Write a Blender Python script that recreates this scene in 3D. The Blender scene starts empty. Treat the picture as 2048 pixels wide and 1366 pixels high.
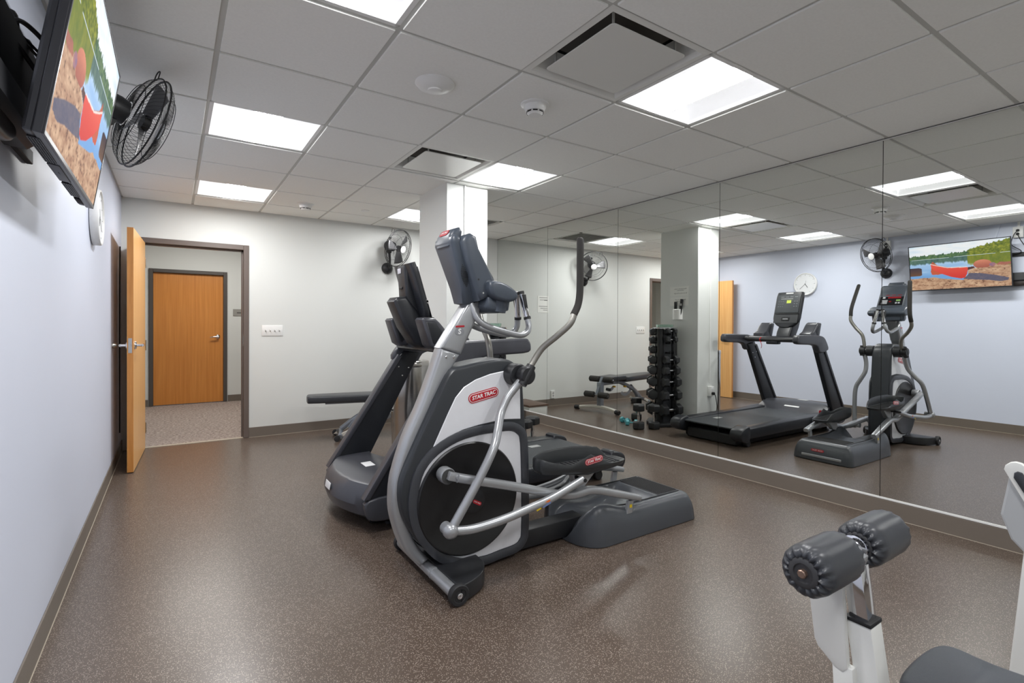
import bpy, bmesh, math, random
from mathutils import Vector, Matrix
random.seed(7)
PI = math.pi
scn = bpy.context.scene
COL = scn.collection

# ------------------------------------------------------------------ camera, world, exposure
YAW, PITCH, ROLL = 0.5893, -0.0070, 0.0048
D = Vector((math.sin(YAW), math.cos(YAW), 0)); U = Vector((0, 0, 1))
F = D*math.cos(PITCH) + U*math.sin(PITCH)
UP = -D*math.sin(PITCH) + U*math.cos(PITCH)
R = Vector((math.cos(YAW), -math.sin(YAW), 0))
R2 = R*math.cos(ROLL) + UP*math.sin(ROLL)
UP2 = UP*math.cos(ROLL) - R*math.sin(ROLL)
cam_data = bpy.data.cameras.new('camera'); cam = bpy.data.objects.new('camera', cam_data); COL.objects.link(cam)
m = Matrix.Identity(4)
for i in range(3):
    m[i][0] = R2[i]; m[i][1] = UP2[i]; m[i][2] = -F[i]
m[0][3], m[1][3], m[2][3] = 0.4127, 0.0, 1.2165
cam.matrix_world = m
cam_data.sensor_width = 36.0
cam_data.lens = 1026.6142/2048*36.0
cam_data.shift_x = -8.9855/2048
cam_data.shift_y = -24.797/2048
cam_data.clip_start = 0.02
scn.camera = cam
w = bpy.data.worlds.new('world'); scn.world = w; w.use_nodes = True
w.node_tree.nodes['Background'].inputs[0].default_value = (0.8, 0.85, 0.9, 1)
w.node_tree.nodes['Background'].inputs[1].default_value = 0.05
vs = scn.view_settings
scn.display_settings.display_device = 'sRGB'
vs.view_transform = 'Standard'; vs.look = 'None'; vs.gamma = 1.0; vs.use_curve_mapping = False
vs.exposure = 0.0
scn.cycles.use_denoising = True
scn.cycles.denoiser = 'OPENIMAGEDENOISE'; scn.cycles.denoising_prefilter = 'ACCURATE'; scn.cycles.denoising_input_passes = 'RGB_ALBEDO_NORMAL'
scn.cycles.max_bounces = 12; scn.cycles.diffuse_bounces = 8; scn.cycles.glossy_bounces = 6
scn.cycles.sample_clamp_indirect = 8.0
scn.cycles.caustics_reflective = True; scn.cycles.caustics_refractive = False
LAMP = 81.0          # strength of the lens strips of the ceiling lights
WING = 0.62          # glow put into the white side wings in place of reflected lamp light

XM, YB, HC, YF = 4.2127, 6.1738, 2.430, -1.60
GX, GY, S = 0.5736, 2.0289, 0.6096

# ------------------------------------------------------------------ helpers
def lin(c):
    return tuple(((v/255)/12.92 if v/255 <= .04045 else ((v/255+.055)/1.055)**2.4) for v in c)
MATS = {}
def mat(name, col, rough=.5, metal=0.0, spec=.5, bump=0.0, bscale=300, emit=0.0, coat=0.0, mottle=0.0, mscale=6, alpha=None, trans=0.0):
    if name in MATS: return MATS[name]
    mt = bpy.data.materials.new(name); mt.use_nodes = True
    nt = mt.node_tree; b = nt.nodes['Principled BSDF']
    c = lin(col)
    b.inputs['Base Color'].default_value = (*c, 1)
    b.inputs['Roughness'].default_value = rough; b.inputs['Metallic'].default_value = metal
    b.inputs['Specular IOR Level'].default_value = spec
    if coat: b.inputs['Coat Weight'].default_value = coat; b.inputs['Coat Roughness'].default_value = .1
    if trans: b.inputs['Transmission Weight'].default_value = trans
    if emit:
        b.inputs['Emission Color'].default_value = (*c, 1); b.inputs['Emission Strength'].default_value = emit
    tc = nt.nodes.new('ShaderNodeTexCoord')
    if mottle:
        n = nt.nodes.new('ShaderNodeTexNoise'); n.inputs['Scale'].default_value = mscale; n.inputs['Detail'].default_value = 5
        nt.links.new(tc.outputs['Object'], n.inputs['Vector'])
        r = nt.nodes.new('ShaderNodeMapRange'); r.inputs['From Min'].default_value = .3; r.inputs['From Max'].default_value = .7
        r.inputs['To Min'].default_value = 1-mottle; r.inputs['To Max'].default_value = 1+mottle
        nt.links.new(n.outputs['Fac'], r.inputs['Value'])
        h = nt.nodes.new('ShaderNodeVectorMath'); h.operation = 'SCALE'; h.inputs[0].default_value = c
        nt.links.new(r.outputs[0], h.inputs['Scale']); nt.links.new(h.outputs[0], b.inputs['Base Color'])
    if bump:
        n = nt.nodes.new('ShaderNodeTexNoise'); n.inputs['Scale'].default_value = bscale; n.inputs['Detail'].default_value = 2
        nt.links.new(tc.outputs['Object'], n.inputs['Vector'])
        bp = nt.nodes.new('ShaderNodeBump'); bp.inputs['Strength'].default_value = bump; bp.inputs['Distance'].default_value = .001
        nt.links.new(n.outputs['Fac'], bp.inputs['Height']); nt.links.new(bp.outputs[0], b.inputs['Normal'])
    MATS[name] = mt
    return mt

def new_bm(): return bmesh.new()
def box(bm, a, b, bev=0.0, seg=2):
    (x0, y0, z0), (x1, y1, z1) = a, b
    x0, x1 = min(x0, x1), max(x0, x1); y0, y1 = min(y0, y1), max(y0, y1); z0, z1 = min(z0, z1), max(z0, z1)
    vs_ = [bm.verts.new(p) for p in ((x0,y0,z0),(x1,y0,z0),(x1,y1,z0),(x0,y1,z0),(x0,y0,z1),(x1,y0,z1),(x1,y1,z1),(x0,y1,z1))]
    fs = [bm.faces.new([vs_[i] for i in f]) for f in ((3,2,1,0),(4,5,6,7),(0,1,5,4),(1,2,6,5),(2,3,7,6),(3,0,4,7))]
    if bev:
        es = list({e for f in fs for e in f.edges})
        bmesh.ops.bevel(bm, geom=es, offset=bev, segments=seg, affect='EDGES', profile=.5, clamp_overlap=True)
    return bm
def obox(bm, c, ax, ay, az, bev=0.0):
    """oriented box: centre, three half-extent vectors"""
    t = new_bm(); box(t, (-1,-1,-1), (1,1,1))
    ax, ay, az = Vector(ax), Vector(ay), Vector(az)
    for v in t.verts: v.co = Vector(c) + ax*v.co.x + ay*v.co.y + az*v.co.z
    if bev: bmesh.ops.bevel(t, geom=t.edges[:], offset=bev, segments=2, affect='EDGES', profile=.5, clamp_overlap=True)
    merge(bm, t)
def merge(bm, t):
    me = bpy.data.meshes.new('tmp'); t.to_mesh(me); t.free(); bm.from_mesh(me); bpy.data.meshes.remove(me)
def prism(bm, pts, lo, hi, axis='y', bev=0.0, seg=2):
    """polygon pts extruded along an axis; axis y -> pts are (x,z); axis x -> (y,z); axis z -> (x,y)"""
    def P(p, t):
        return {'y': (p[0], t, p[1]), 'x': (t, p[0], p[1]), 'z': (p[0], p[1], t)}[axis]
    t = new_bm()
    a = [t.verts.new(P(p, lo)) for p in pts]; b = [t.verts.new(P(p, hi)) for p in pts]
    n = len(pts)
    fa = t.faces.new(a); fb = t.faces.new(list(reversed(b)))
    for i in range(n):
        t.faces.new((a[(i+1)%n], a[i], b[i], b[(i+1)%n]))
    bmesh.ops.recalc_face_normals(t, faces=t.faces[:])
    if bev:
        es = list(set(fa.edges) | set(fb.edges))
        bmesh.ops.bevel(t, geom=es, offset=bev, segments=seg, affect='EDGES', profile=.5, clamp_overlap=True)
    bmesh.ops.triangulate(t, faces=[f for f in t.faces if len(f.verts) > 4])
    merge(bm, t); return bm
def smooth_path(pts, n=6, closed=False):
    P = [Vector(p) for p in pts]; out = []
    N = len(P)
    rng = range(N if closed else N-1)
    for i in rng:
        p0 = P[(i-1)%N] if (closed or i > 0) else P[i]*2-P[i+1]
        p1, p2 = P[i], P[(i+1)%N]
        p3 = P[(i+2)%N] if (closed or i < N-2) else P[i+1]*2-P[i]
        for k in range(n):
            t = k/n
            out.append(.5*((2*p1)+(p2-p0)*t+(2*p0-5*p1+4*p2-p3)*t*t+(3*p1-p0-3*p2+p3)*t**3))
    if not closed: out.append(P[-1])
    return out
def smooth2(pts, n=4):
    return [(v.x, v.y) for v in smooth_path([(p[0], p[1], 0) for p in pts], n, True)]
def tube(bm, pts, r, seg=12, smooth=5, caps=True, flat=None, ref=None):
    """round tube (or an oval one with flat=(ra,rb)); r may be a list per control point"""
    P = [Vector(p) for p in pts]
    if smooth and len(P) > 2:
        Q = smooth_path(P, smooth)
        rr = [r]*len(Q) if not isinstance(r, (list, tuple)) else [r[min(int(i/smooth), len(r)-1)]*(1-(i/smooth-int(i/smooth))) + r[min(int(i/smooth)+1, len(r)-1)]*(i/smooth-int(i/smooth)) for i in range(len(Q))]
    else:
        Q = P; rr = [r]*len(Q) if not isinstance(r, (list, tuple)) else list(r)
    rings = []; nrm = None
    for i, p in enumerate(Q):
        d = (Q[min(i+1, len(Q)-1)]-Q[max(i-1, 0)]).normalized()
        if nrm is None:
            a = Vector(ref) if ref else (Vector((0,0,1)) if abs(d.z) < .9 else Vector((1,0,0)))
            nrm = (a - d*a.dot(d)).normalized()
        else: nrm = (nrm - d*nrm.dot(d)).normalized()
        bn = d.cross(nrm)
        fa, fb = flat if flat else (1, 1)
        ring = []
        for k in range(seg):
            t = 2*PI*k/seg
            c, s = math.cos(t), math.sin(t)
            if flat:
                c = math.copysign(abs(c)**.5, c); s = math.copysign(abs(s)**.5, s)
            ring.append(bm.verts.new(p + (nrm*c*fa + bn*s*fb)*rr[i]))
        rings.append(ring)
    for a, b in zip(rings, rings[1:]):
        for k in range(seg): bm.faces.new((a[k], a[(k+1)%seg], b[(k+1)%seg], b[k]))
    if caps:
        bm.faces.new(list(reversed(rings[0]))); bm.faces.new(rings[-1])
    return bm
def lathe(bm, prof, origin=(0,0,0), axis=(0,0,1), seg=24, caps=True):
    """prof: list of (radius, height along axis)"""
    ax = Vector(axis).normalized(); a = Vector((1,0,0)) if abs(ax.x) < .9 else Vector((0,1,0))
    u = (a-ax*a.dot(ax)).normalized(); v = ax.cross(u); O = Vector(origin); rings = []
    for r, h in prof:
        rings.append([bm.verts.new(O+ax*h+(u*math.cos(2*PI*k/seg)+v*math.sin(2*PI*k/seg))*max(r, 1e-5)) for k in range(seg)])
    for A, B in zip(rings, rings[1:]):
        for k in range(seg): bm.faces.new((A[k], A[(k+1)%seg], B[(k+1)%seg], B[k]))
    if caps:
        bm.faces.new(list(reversed(rings[0]))); bm.faces.new(rings[-1])
    return bm
def cyl(bm, a, b, r, seg=16, bev=0.0):
    a, b = Vector(a), Vector(b); L = (b-a).length
    pr = [(r, 0), (r, L)] if not bev else [(r-bev, 0), (r, bev), (r, L-bev), (r-bev, L)]
    return lathe(bm, pr, a, b-a, seg)
def ring_prism(bm, pts, wdt, y0, y1, bev=.004):
    """closed band around an outline in the XZ plane"""
    N = len(pts); out = []
    area = sum(pts[i][0]*pts[(i+1)%N][1]-pts[(i+1)%N][0]*pts[i][1] for i in range(N))
    sg = 1 if area > 0 else -1
    for i in range(N):
        p0, p2 = Vector(pts[i-1]), Vector(pts[(i+1)%N]); d = (p2-p0).normalized()
        out.append((pts[i][0]+d.y*wdt*sg, pts[i][1]-d.x*wdt*sg))
    mid = [((a[0]+b[0])/2, (a[1]+b[1])/2) for a, b in zip(pts, out)]
    def rv(p, y): return bm.verts.new((p[0], y, p[1]))
    h = y1-y0
    A = [rv(p, y0) for p in pts]; B = [rv(p, y0+h*.6) for p in pts]; M = [rv(p, y1) for p in mid]
    C_ = [rv(p, y0+h*.6) for p in out]; E_ = [rv(p, y0) for p in out]
    loops = [A, B, M, C_, E_]
    for a, b in zip(loops, loops[1:]):
        for k in range(N): bm.faces.new((a[k], a[(k+1)%N], b[(k+1)%N], b[k]))
    return bm

def woff(p):
    o = Vector((0,0,0))
    while p is not None: o += p.location; p = p.parent
    return o
def obj(name, bm, mt, parent=None, local=False, smooth=True, angle=40, label=None, kind=None):
    """one mesh object; geometry is given in world coordinates unless local"""
    bmesh.ops.recalc_face_normals(bm, faces=bm.faces[:])
    if parent is not None and not local:
        off = woff(parent)
        for v in bm.verts: v.co -= off
    me = bpy.data.meshes.new(name); bm.to_mesh(me); bm.free()
    o = bpy.data.objects.new(name, me); COL.objects.link(o)
    if mt is not None: me.materials.append(mt)
    if smooth:
        me.polygons.foreach_set('use_smooth', [True]*len(me.polygons))
        me.set_sharp_from_angle(angle=math.radians(angle))
    if parent is not None: o.parent = parent
    if label: o['label'] = label
    if kind: o['kind'] = kind
    return o
def thing(name, label, cat, loc=(0,0,0), rotz=0, group=None):
    o = bpy.data.objects.new(name, None); COL.objects.link(o)
    o.empty_display_size = .1
    o.location = loc; o.rotation_euler = (0,0,rotz); o['label'] = label; o['category'] = cat
    if group: o['group'] = group
    return o
def struct(name, bm, mt, parent=None, smooth=False, label=None):
    o = obj(name, bm, mt, parent, smooth=smooth, label=label)
    if parent is None: o['kind'] = 'structure'
    return o
def tag(o, label, cat, group=None):
    o['label'] = label; o['category'] = cat
    if group: o['group'] = group
    return o
def copy_tree(o, parent=None):
    c = o.copy(); COL.objects.link(c); c.parent = parent
    for ch in [x for x in bpy.data.objects if x.parent == o]: copy_tree(ch, c)
    return c
def text_bm(s, size, M, depth=.0006, shear=0.0, bold=0.0, width=None):
    cu = bpy.data.curves.new('lettering', 'FONT'); cu.body = s; cu.size = size; cu.align_x = 'CENTER'; cu.align_y = 'CENTER'
    cu.shear = shear; cu.extrude = depth; cu.offset = bold; cu.resolution_u = 3
    o = bpy.data.objects.new('lettering', cu); COL.objects.link(o)
    dg = bpy.context.evaluated_depsgraph_get(); me = bpy.data.meshes.new_from_object(o.evaluated_get(dg))
    bm = new_bm(); bm.from_mesh(me)
    bpy.data.objects.remove(o); bpy.data.curves.remove(cu); bpy.data.meshes.remove(me)
    if width:
        xs = [v.co.x for v in bm.verts]; k = width/(max(xs)-min(xs))
        for v in bm.verts: v.co.x *= k
    bmesh.ops.transform(bm, matrix=M, verts=bm.verts[:])
    return bm
def frame_m(o, x, y):
    """matrix whose local x,y lie along the given directions"""
    x = Vector(x).normalized(); y = Vector(y); y = (y-x*y.dot(x)).normalized(); z = x.cross(y)
    M = Matrix.Identity(4)
    for i in range(3): M[i][0], M[i][1], M[i][2], M[i][3] = x[i], y[i], z[i], o[i]
    return M
def pill(bm, M, wd, ht, th, seg=8):
    """stadium shaped badge in the local XY plane of M"""
    r = ht/2; pts = []
    for k in range(seg+1):
        t = -PI/2+PI*k/seg; pts.append((wd/2-r+r*math.cos(t), r*math.sin(t)))
    for k in range(seg+1):
        t = PI/2+PI*k/seg; pts.append((-wd/2+r+r*math.cos(t), r*math.sin(t)))
    t = new_bm(); prism(t, pts, 0, th, 'z'); bmesh.ops.transform(t, matrix=M, verts=t.verts[:]); merge(bm, t); return bm

# ------------------------------------------------------------------ materials
M_wall = mat('wall_paint', (217,219,216), .6, mottle=.012, mscale=1.3)
M_lav = mat('lavender_paint', (210,216,232), .42, mottle=.02, mscale=.9)
M_tile = mat('ceiling_board', (240,240,236), .95, spec=.1, mottle=.02, mscale=90)
M_grid = mat('grid_metal', (196,196,191), .5)
M_base = mat('brown_vinyl_base', (112,103,94), .42, mottle=.03, mscale=4)
M_baseedge = mat('base_caulk', (176,166,150), .5)
M_frame = mat('door_frame_paint', (104,93,87), .35)
M_white = mat('white_plastic', (232,232,230), .35)
M_whitemetal = mat('white_enamel', (222,222,218), .3, spec=.5)
M_black = mat('black_plastic', (34,35,38), .42, bump=.15, bscale=900)
M_char = mat('charcoal_plastic', (72,75,80), .33, bump=.12, bscale=900)
M_slate = mat('slate_plastic', (72,79,88), .36, bump=.15, bscale=900)
M_dark = mat('matt_black', (22,22,24), .55)
M_silver = mat('silver_paint', (168,170,173), .3, metal=.5)
M_panel = mat('silver_panel', (224,225,229), .4, metal=.1, mottle=.015, mscale=25)
M_chrome = mat('chrome', (225,225,228), .08, metal=1.0)
M_steel = mat('brushed_steel', (196,193,188), .2, metal=1.0)
M_rubber = mat('rubber', (38,38,40), .6, bump=.3, bscale=700)
M_vinyl = mat('black_vinyl', (50,52,56), .33, bump=.3, bscale=500)
M_foam = mat('foam_grip', (48,46,44), .75, bump=.4, bscale=900)
M_red = mat('badge_red', (176,24,40), .35)
M_badgew = mat('badge_white', (236,236,236), .4)
M_mirror = mat('mirror_glass', (236,238,235), .0, metal=1.0)
M_backing = mat('mirror_backing', (34,34,33), .6)
M_lens = mat('lamp_lens', (255,255,255), .4, emit=LAMP)
M_wing = mat('lamp_wing', (245,246,248), .5, emit=WING)  # self-glow stands in for lamp light on wings, end plates and tray
M_carpet = None
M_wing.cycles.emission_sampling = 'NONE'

def floor_mat():
    mt = bpy.data.materials.new('speckled_rubber_floor'); mt.use_nodes = True; nt = mt.node_tree; b = nt.nodes['Principled BSDF']
    N, L = nt.nodes.new, nt.links.new
    tc = N('ShaderNodeTexCoord')
    vo = N('ShaderNodeTexVoronoi'); vo.voronoi_dimensions = '2D'; vo.inputs['Scale'].default_value = 240; L(tc.outputs['Object'], vo.inputs['Vector'])
    rv = N('ShaderNodeSeparateColor'); L(vo.outputs['Color'], rv.inputs[0])
    # only some cells carry a fleck, and a fleck is smaller than its cell
    g = N('ShaderNodeMath'); g.operation = 'GREATER_THAN'; g.inputs[1].default_value = .78; L(rv.outputs[0], g.inputs[0])
    d = N('ShaderNodeMath'); d.operation = 'LESS_THAN'; d.inputs[1].default_value = .34; L(vo.outputs['Distance'], d.inputs[0])
    f = N('ShaderNodeMath'); f.operation = 'MULTIPLY'; L(g.outputs[0], f.inputs[0]); L(d.outputs[0], f.inputs[1])
    n = N('ShaderNodeTexNoise'); n.noise_dimensions = '2D'; n.inputs['Scale'].default_value = 3.0; n.inputs['Detail'].default_value = 6; L(tc.outputs['Object'], n.inputs['Vector'])
    n2 = N('ShaderNodeTexNoise'); n2.noise_dimensions = '2D'; n2.inputs['Scale'].default_value = 260; n2.inputs['Detail'].default_value = 3; L(tc.outputs['Object'], n2.inputs['Vector'])
    mx = N('ShaderNodeMix'); mx.data_type = 'RGBA'; mx.inputs['A'].default_value = (*lin((70,59,51)), 1); mx.inputs['B'].default_value = (*lin((98,84,74)), 1)
    r2 = N('ShaderNodeMapRange'); r2.inputs['From Min'].default_value = .35; r2.inputs['From Max'].default_value = .65; L(n2.outputs['Fac'], r2.inputs['Value'])
    L(r2.outputs[0], mx.inputs['Factor'])
    mx2 = N('ShaderNodeMix'); mx2.data_type = 'RGBA'; L(f.outputs[0], mx2.inputs['Factor']); L(mx.outputs['Result'], mx2.inputs['A']); mx2.inputs['B'].default_value = (*lin((168,156,144)), 1)
    L(mx2.outputs['Result'], b.inputs['Base Color'])
    b.inputs['Roughness'].default_value = .29
    b.inputs['Specular IOR Level'].default_value = .55
    return mt
def carpet_mat():
    mt = bpy.data.materials.new('corridor_carpet'); mt.use_nodes = True; nt = mt.node_tree; b = nt.nodes['Principled BSDF']
    N, L = nt.nodes.new, nt.links.new
    tc = N('ShaderNodeTexCoord'); n = N('ShaderNodeTexNoise'); n.inputs['Scale'].default_value = 70; n.inputs['Detail'].default_value = 8; n.inputs['Roughness'].default_value = .8
    mp = N('ShaderNodeMapping'); mp.inputs['Scale'].default_value = (.5, 1, 1); L(tc.outputs['Object'], mp.inputs[0]); L(mp.outputs[0], n.inputs['Vector'])
    cr = N('ShaderNodeValToRGB'); cr.color_ramp.elements[0].position = .42; cr.color_ramp.elements[1].position = .6
    cr.color_ramp.elements[0].color = (*lin((106,90,84)), 1); cr.color_ramp.elements[1].color = (*lin((196,182,172)), 1)
    L(n.outputs['Fac'], cr.inputs[0]); L(cr.outputs[0], b.inputs['Base Color']); b.inputs['Roughness'].default_value = .95
    bp = N('ShaderNodeBump'); bp.inputs['Strength'].default_value = .5; bp.inputs['Distance'].default_value = .003; L(n.outputs['Fac'], bp.inputs['Height']); L(bp.outputs[0], b.inputs['Normal'])
    return mt
def wood_mat(name, c0, c1, zscale=.35, xs=26):
    mt = bpy.data.materials.new(name); mt.use_nodes = True; nt = mt.node_tree; b = nt.nodes['Principled BSDF']
    N, L = nt.nodes.new, nt.links.new
    tc = N('ShaderNodeTexCoord'); mp = N('ShaderNodeMapping'); mp.inputs['Scale'].default_value = (xs, xs, zscale*2)
    n = N('ShaderNodeTexNoise'); n.inputs['Scale'].default_value = 1.6; n.inputs['Detail'].default_value = 7; n.inputs['Roughness'].default_value = .6
    L(tc.outputs['Object'], mp.inputs[0]); L(mp.outputs[0], n.inputs['Vector'])
    cr = N('ShaderNodeValToRGB'); cr.color_ramp.elements[0].position = .3; cr.color_ramp.elements[1].position = .7
    cr.color_ramp.elements[0].color = (*lin(c0), 1); cr.color_ramp.elements[1].color = (*lin(c1), 1)
    L(n.outputs['Fac'], cr.inputs[0]); L(cr.outputs[0], b.inputs['Base Color']); b.inputs['Roughness'].default_value = .36
    return mt
M_floor = floor_mat(); M_carpet = carpet_mat()
M_wood = wood_mat('maple_veneer', (222,164,98), (238,186,122))
M_woodedge = wood_mat('maple_edge', (190,124,58), (212,146,76), .8)
M_wood2 = wood_mat('orange_veneer', (196,122,50), (216,144,68))

# ------------------------------------------------------------------ room shell
bm = new_bm(); box(bm, (-.12, YF-.12, -.1), (XM+.12, YB+.05, 0)); struct('floor', bm, M_floor)
bm = new_bm(); box(bm, (-2.6, YB+.05, -.1), (4.6, 9.25, -.001)); o = struct('floor_corridor', bm, M_carpet)
bm = new_bm(); box(bm, (-.12, YF-.12, 0), (0, YB+.12, 2.75)); wl = struct('wall_left', bm, M_lav)
DX0, DX1, DH = .115, 1.035, 2.006       # clear door opening
bm = new_bm()
box(bm, (-.0, YB, 0), (DX0-.05, YB+.14, 2.75)); box(bm, (DX1+.05, YB, 0), (XM, YB+.14, 2.75)); box(bm, (DX0-.05, YB, DH+.05), (DX1+.05, YB+.14, 2.75))
wb = struct('wall_back', bm, M_wall)
bm = new_bm(); box(bm, (XM+.012, YF-.12, 0), (XM+.12, YB+.14, 2.75)); wr = struct('wall_right', bm, M_wall)
bm = new_bm(); box(bm, (-.12, YF-.12, 0), (XM+.12, YF, 2.75)); struct('wall_front', bm, M_wall)
bm = new_bm(); box(bm, (-.12, YF-.12, 2.72), (XM+.12, YB+.14, 2.80)); ceil = struct('ceiling', bm, M_backing)
# corridor
bm = new_bm(); box(bm, (-2.6, 9.25, 0), (.155, 9.37, 2.75)); box(bm, (1.075, 9.25, 0), (4.6, 9.37, 2.75)); box(bm, (.155, 9.25, 2.0), (1.075, 9.37, 2.75))
wc = struct('wall_corridor', bm, M_wall)
bm = new_bm(); box(bm, (-2.72, YB+.1, 0), (-2.6, 9.3, 2.75)); struct('wall_corridor_left', bm, M_wall)
bm = new_bm(); box(bm, (4.6, YB+.1, 0), (4.72, 9.3, 2.75)); struct('wall_corridor_right', bm, M_wall)
bm = new_bm(); box(bm, (-2.6, YB+.1401, 0), (-.12, YB+.2, 2.75)); box(bm, (XM+.12, YB+.1401, 0), (4.6, YB+.2, 2.75)); struct('wall_corridor_near', bm, M_wall)
bm = new_bm(); box(bm, (-2.6, YB+.14, 2.60), (4.6, 9.25, 2.66)); struct('ceiling_corridor', bm, mat('corridor_ceiling', (214,214,210), .8))

# ceiling grid and tiles, each its own piece
gx = [0.0] + [GX+S*i for i in range(6)] + [XM]
gy = [YF] + [GY+S*j for j in range(-5, 7)] + [YB]
col_x0, col_x1, col_y0, col_y1 = 2.333, 2.735, 3.945, 4.52
lights = [(1, 0), (1, 3), (1, 6), (4, 0), (4, 3), (4, 6), (1, -3), (4, -3)]       # (x cell, grid row j)
plaques = [(3, -0), (3, 3)]
grille = [(5, 6)]
taken = {(i, j) for i, j in lights} | set(plaques) | set(grille)
def cell(i, j):  # i: 0..6, j row: cell between gy of j-1 and j
    return gx[i], gx[i+1], GY+S*(j-1), GY+S*j
for i in range(len(gx)-1):
    for k in range(len(gy)-1):
        y0, y1 = gy[k], gy[k+1]
        j = round((y1-GY)/S) if k < len(gy)-2 else 7
        if (i, j) in taken and k > 0: continue
        a, b = gx[i]+(.0105 if i else .012), gx[i+1]-(.0105 if i < 6 else .022)
        c, d = y0+.0105, y1-(.0105 if k < len(gy)-2 else .022)
        bm = new_bm(); box(bm, (a+.001, c+.001, HC-.0055), (b-.001, d-.001, HC+.012), .0015, 1)
        box(bm, (a-.006, c-.006, HC+.0065), (b+.006, d+.006, HC+.02))
        obj('ceiling_tile', bm, M_tile, ceil, smooth=False)
for x in gx[1:-1]:
    bm = new_bm(); box(bm, (x-.012, YF, HC+.0025), (x+.012, YB, HC+.006)); box(bm, (x-.002, YF, HC+.006), (x+.002, YB, HC+.04)); obj('main_tee', bm, M_grid, ceil, smooth=False)
for y in gy[1:-1]:
    bm = new_bm(); box(bm, (0, y-.012, HC+.003), (XM, y+.012, HC+.0065)); box(bm, (0, y-.002, HC+.006), (XM, y+.002, HC+.04)); obj('cross_tee', bm, M_grid, ceil, smooth=False)
for nm, a, b in (('left', (0, YF, HC), (.022, YB, HC+.012)), ('back', (0, YB-.022, HC), (XM, YB, HC+.012)), ('right', (XM-.024, YF, HC), (XM, YB, HC+.012)), ('front', (0, YF, HC), (XM, YF+.022, HC+.012))):
    bm = new_bm(); box(bm, a, b); struct('trim_'+nm, bm, mat('wall_angle', (205,204,199), .5))

# ------------------------------------------------------------------ ceiling lights
def make_light(label):
    """local: centred, z=0 at grid plane, lens bar along Y"""
    t = thing('ceiling_light', label, 'light', group=None)
    H = S/2-.013
    bm = new_bm()
    G = H+.008; box(bm, (-G, -G, -.001), (-H+.012, G, .006)); box(bm, (H-.012, -G, -.001), (G, G, .006)); box(bm, (-G, -G, -.001), (G, -H+.012, .006)); box(bm, (-G, H-.012, -.001), (G, G, .006))
    obj('frame', bm, M_white, t, local=True, smooth=False)
    h = H-.012
    for sx in (-1, 1):
        bm = new_bm(); prof = []
        for k in range(9):
            u = k/8; prof.append((h-(h-.075)*u, .006+.062*math.sin(u*PI*.5)))
        n = len(prof)
        A = [bm.verts.new((sx*p[0], -h, p[1])) for p in prof]; B = [bm.verts.new((sx*p[0], h, p[1])) for p in prof]
        for k in range(n-1): bm.faces.new((A[k], A[k+1], B[k+1], B[k]))
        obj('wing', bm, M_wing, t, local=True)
    for sy in (-1, 1):
        bm = new_bm(); box(bm, (-h, sy*h-.003, .004), (h, sy*h+.003, .08)); 
        # sloping end fillet
        v = [bm.verts.new(p) for p in ((-h, sy*h, .006), (h, sy*h, .006), (.075, sy*(h-.06), .068), (-.075, sy*(h-.06), .068))]
        bm.faces.new(v)
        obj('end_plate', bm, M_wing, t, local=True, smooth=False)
    bm = new_bm(); v = [bm.verts.new(p) for p in ((-.076, -h+.004, .016), (-.076, h-.004, .016), (.076, h-.004, .016), (.076, -h+.004, .016))]
    bm.faces.new(v)
    obj('lens', bm, M_lens, t, local=True)
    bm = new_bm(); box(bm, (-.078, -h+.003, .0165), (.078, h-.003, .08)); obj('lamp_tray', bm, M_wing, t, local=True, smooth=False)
    bm = new_bm(); box(bm, (-H, -H, .082), (H, H, .09)); obj('housing', bm, M_white, t, local=True, smooth=False)
    return t
names = {(1, 0): 'recessed square ceiling light at the top edge above the fan and television', (1, 3): 'recessed square ceiling light beside the wall fan, third row from the back wall',
         (1, 6): 'small-looking recessed ceiling light nearest the open door', (4, 0): 'large bright ceiling light beside the near square air diffuser',
         (4, 3): 'ceiling light next to the air diffuser in front of the column', (4, 6): 'ceiling light half hidden behind the column, beside the slatted grille',
         (1, -3): 'ceiling light behind the camera on the television side', (4, -3): 'ceiling light behind the camera on the mirror side'}
first = None
for ij in lights:
    x0, x1, y0, y1 = cell(*ij)
    if first is None: o = first = make_light(names[ij])
    else: o = copy_tree(first); o['label'] = names[ij]
    o.location = ((x0+x1)/2, (y0+y1)/2, HC+.002); o['group'] = 'recessed ceiling lights'

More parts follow.
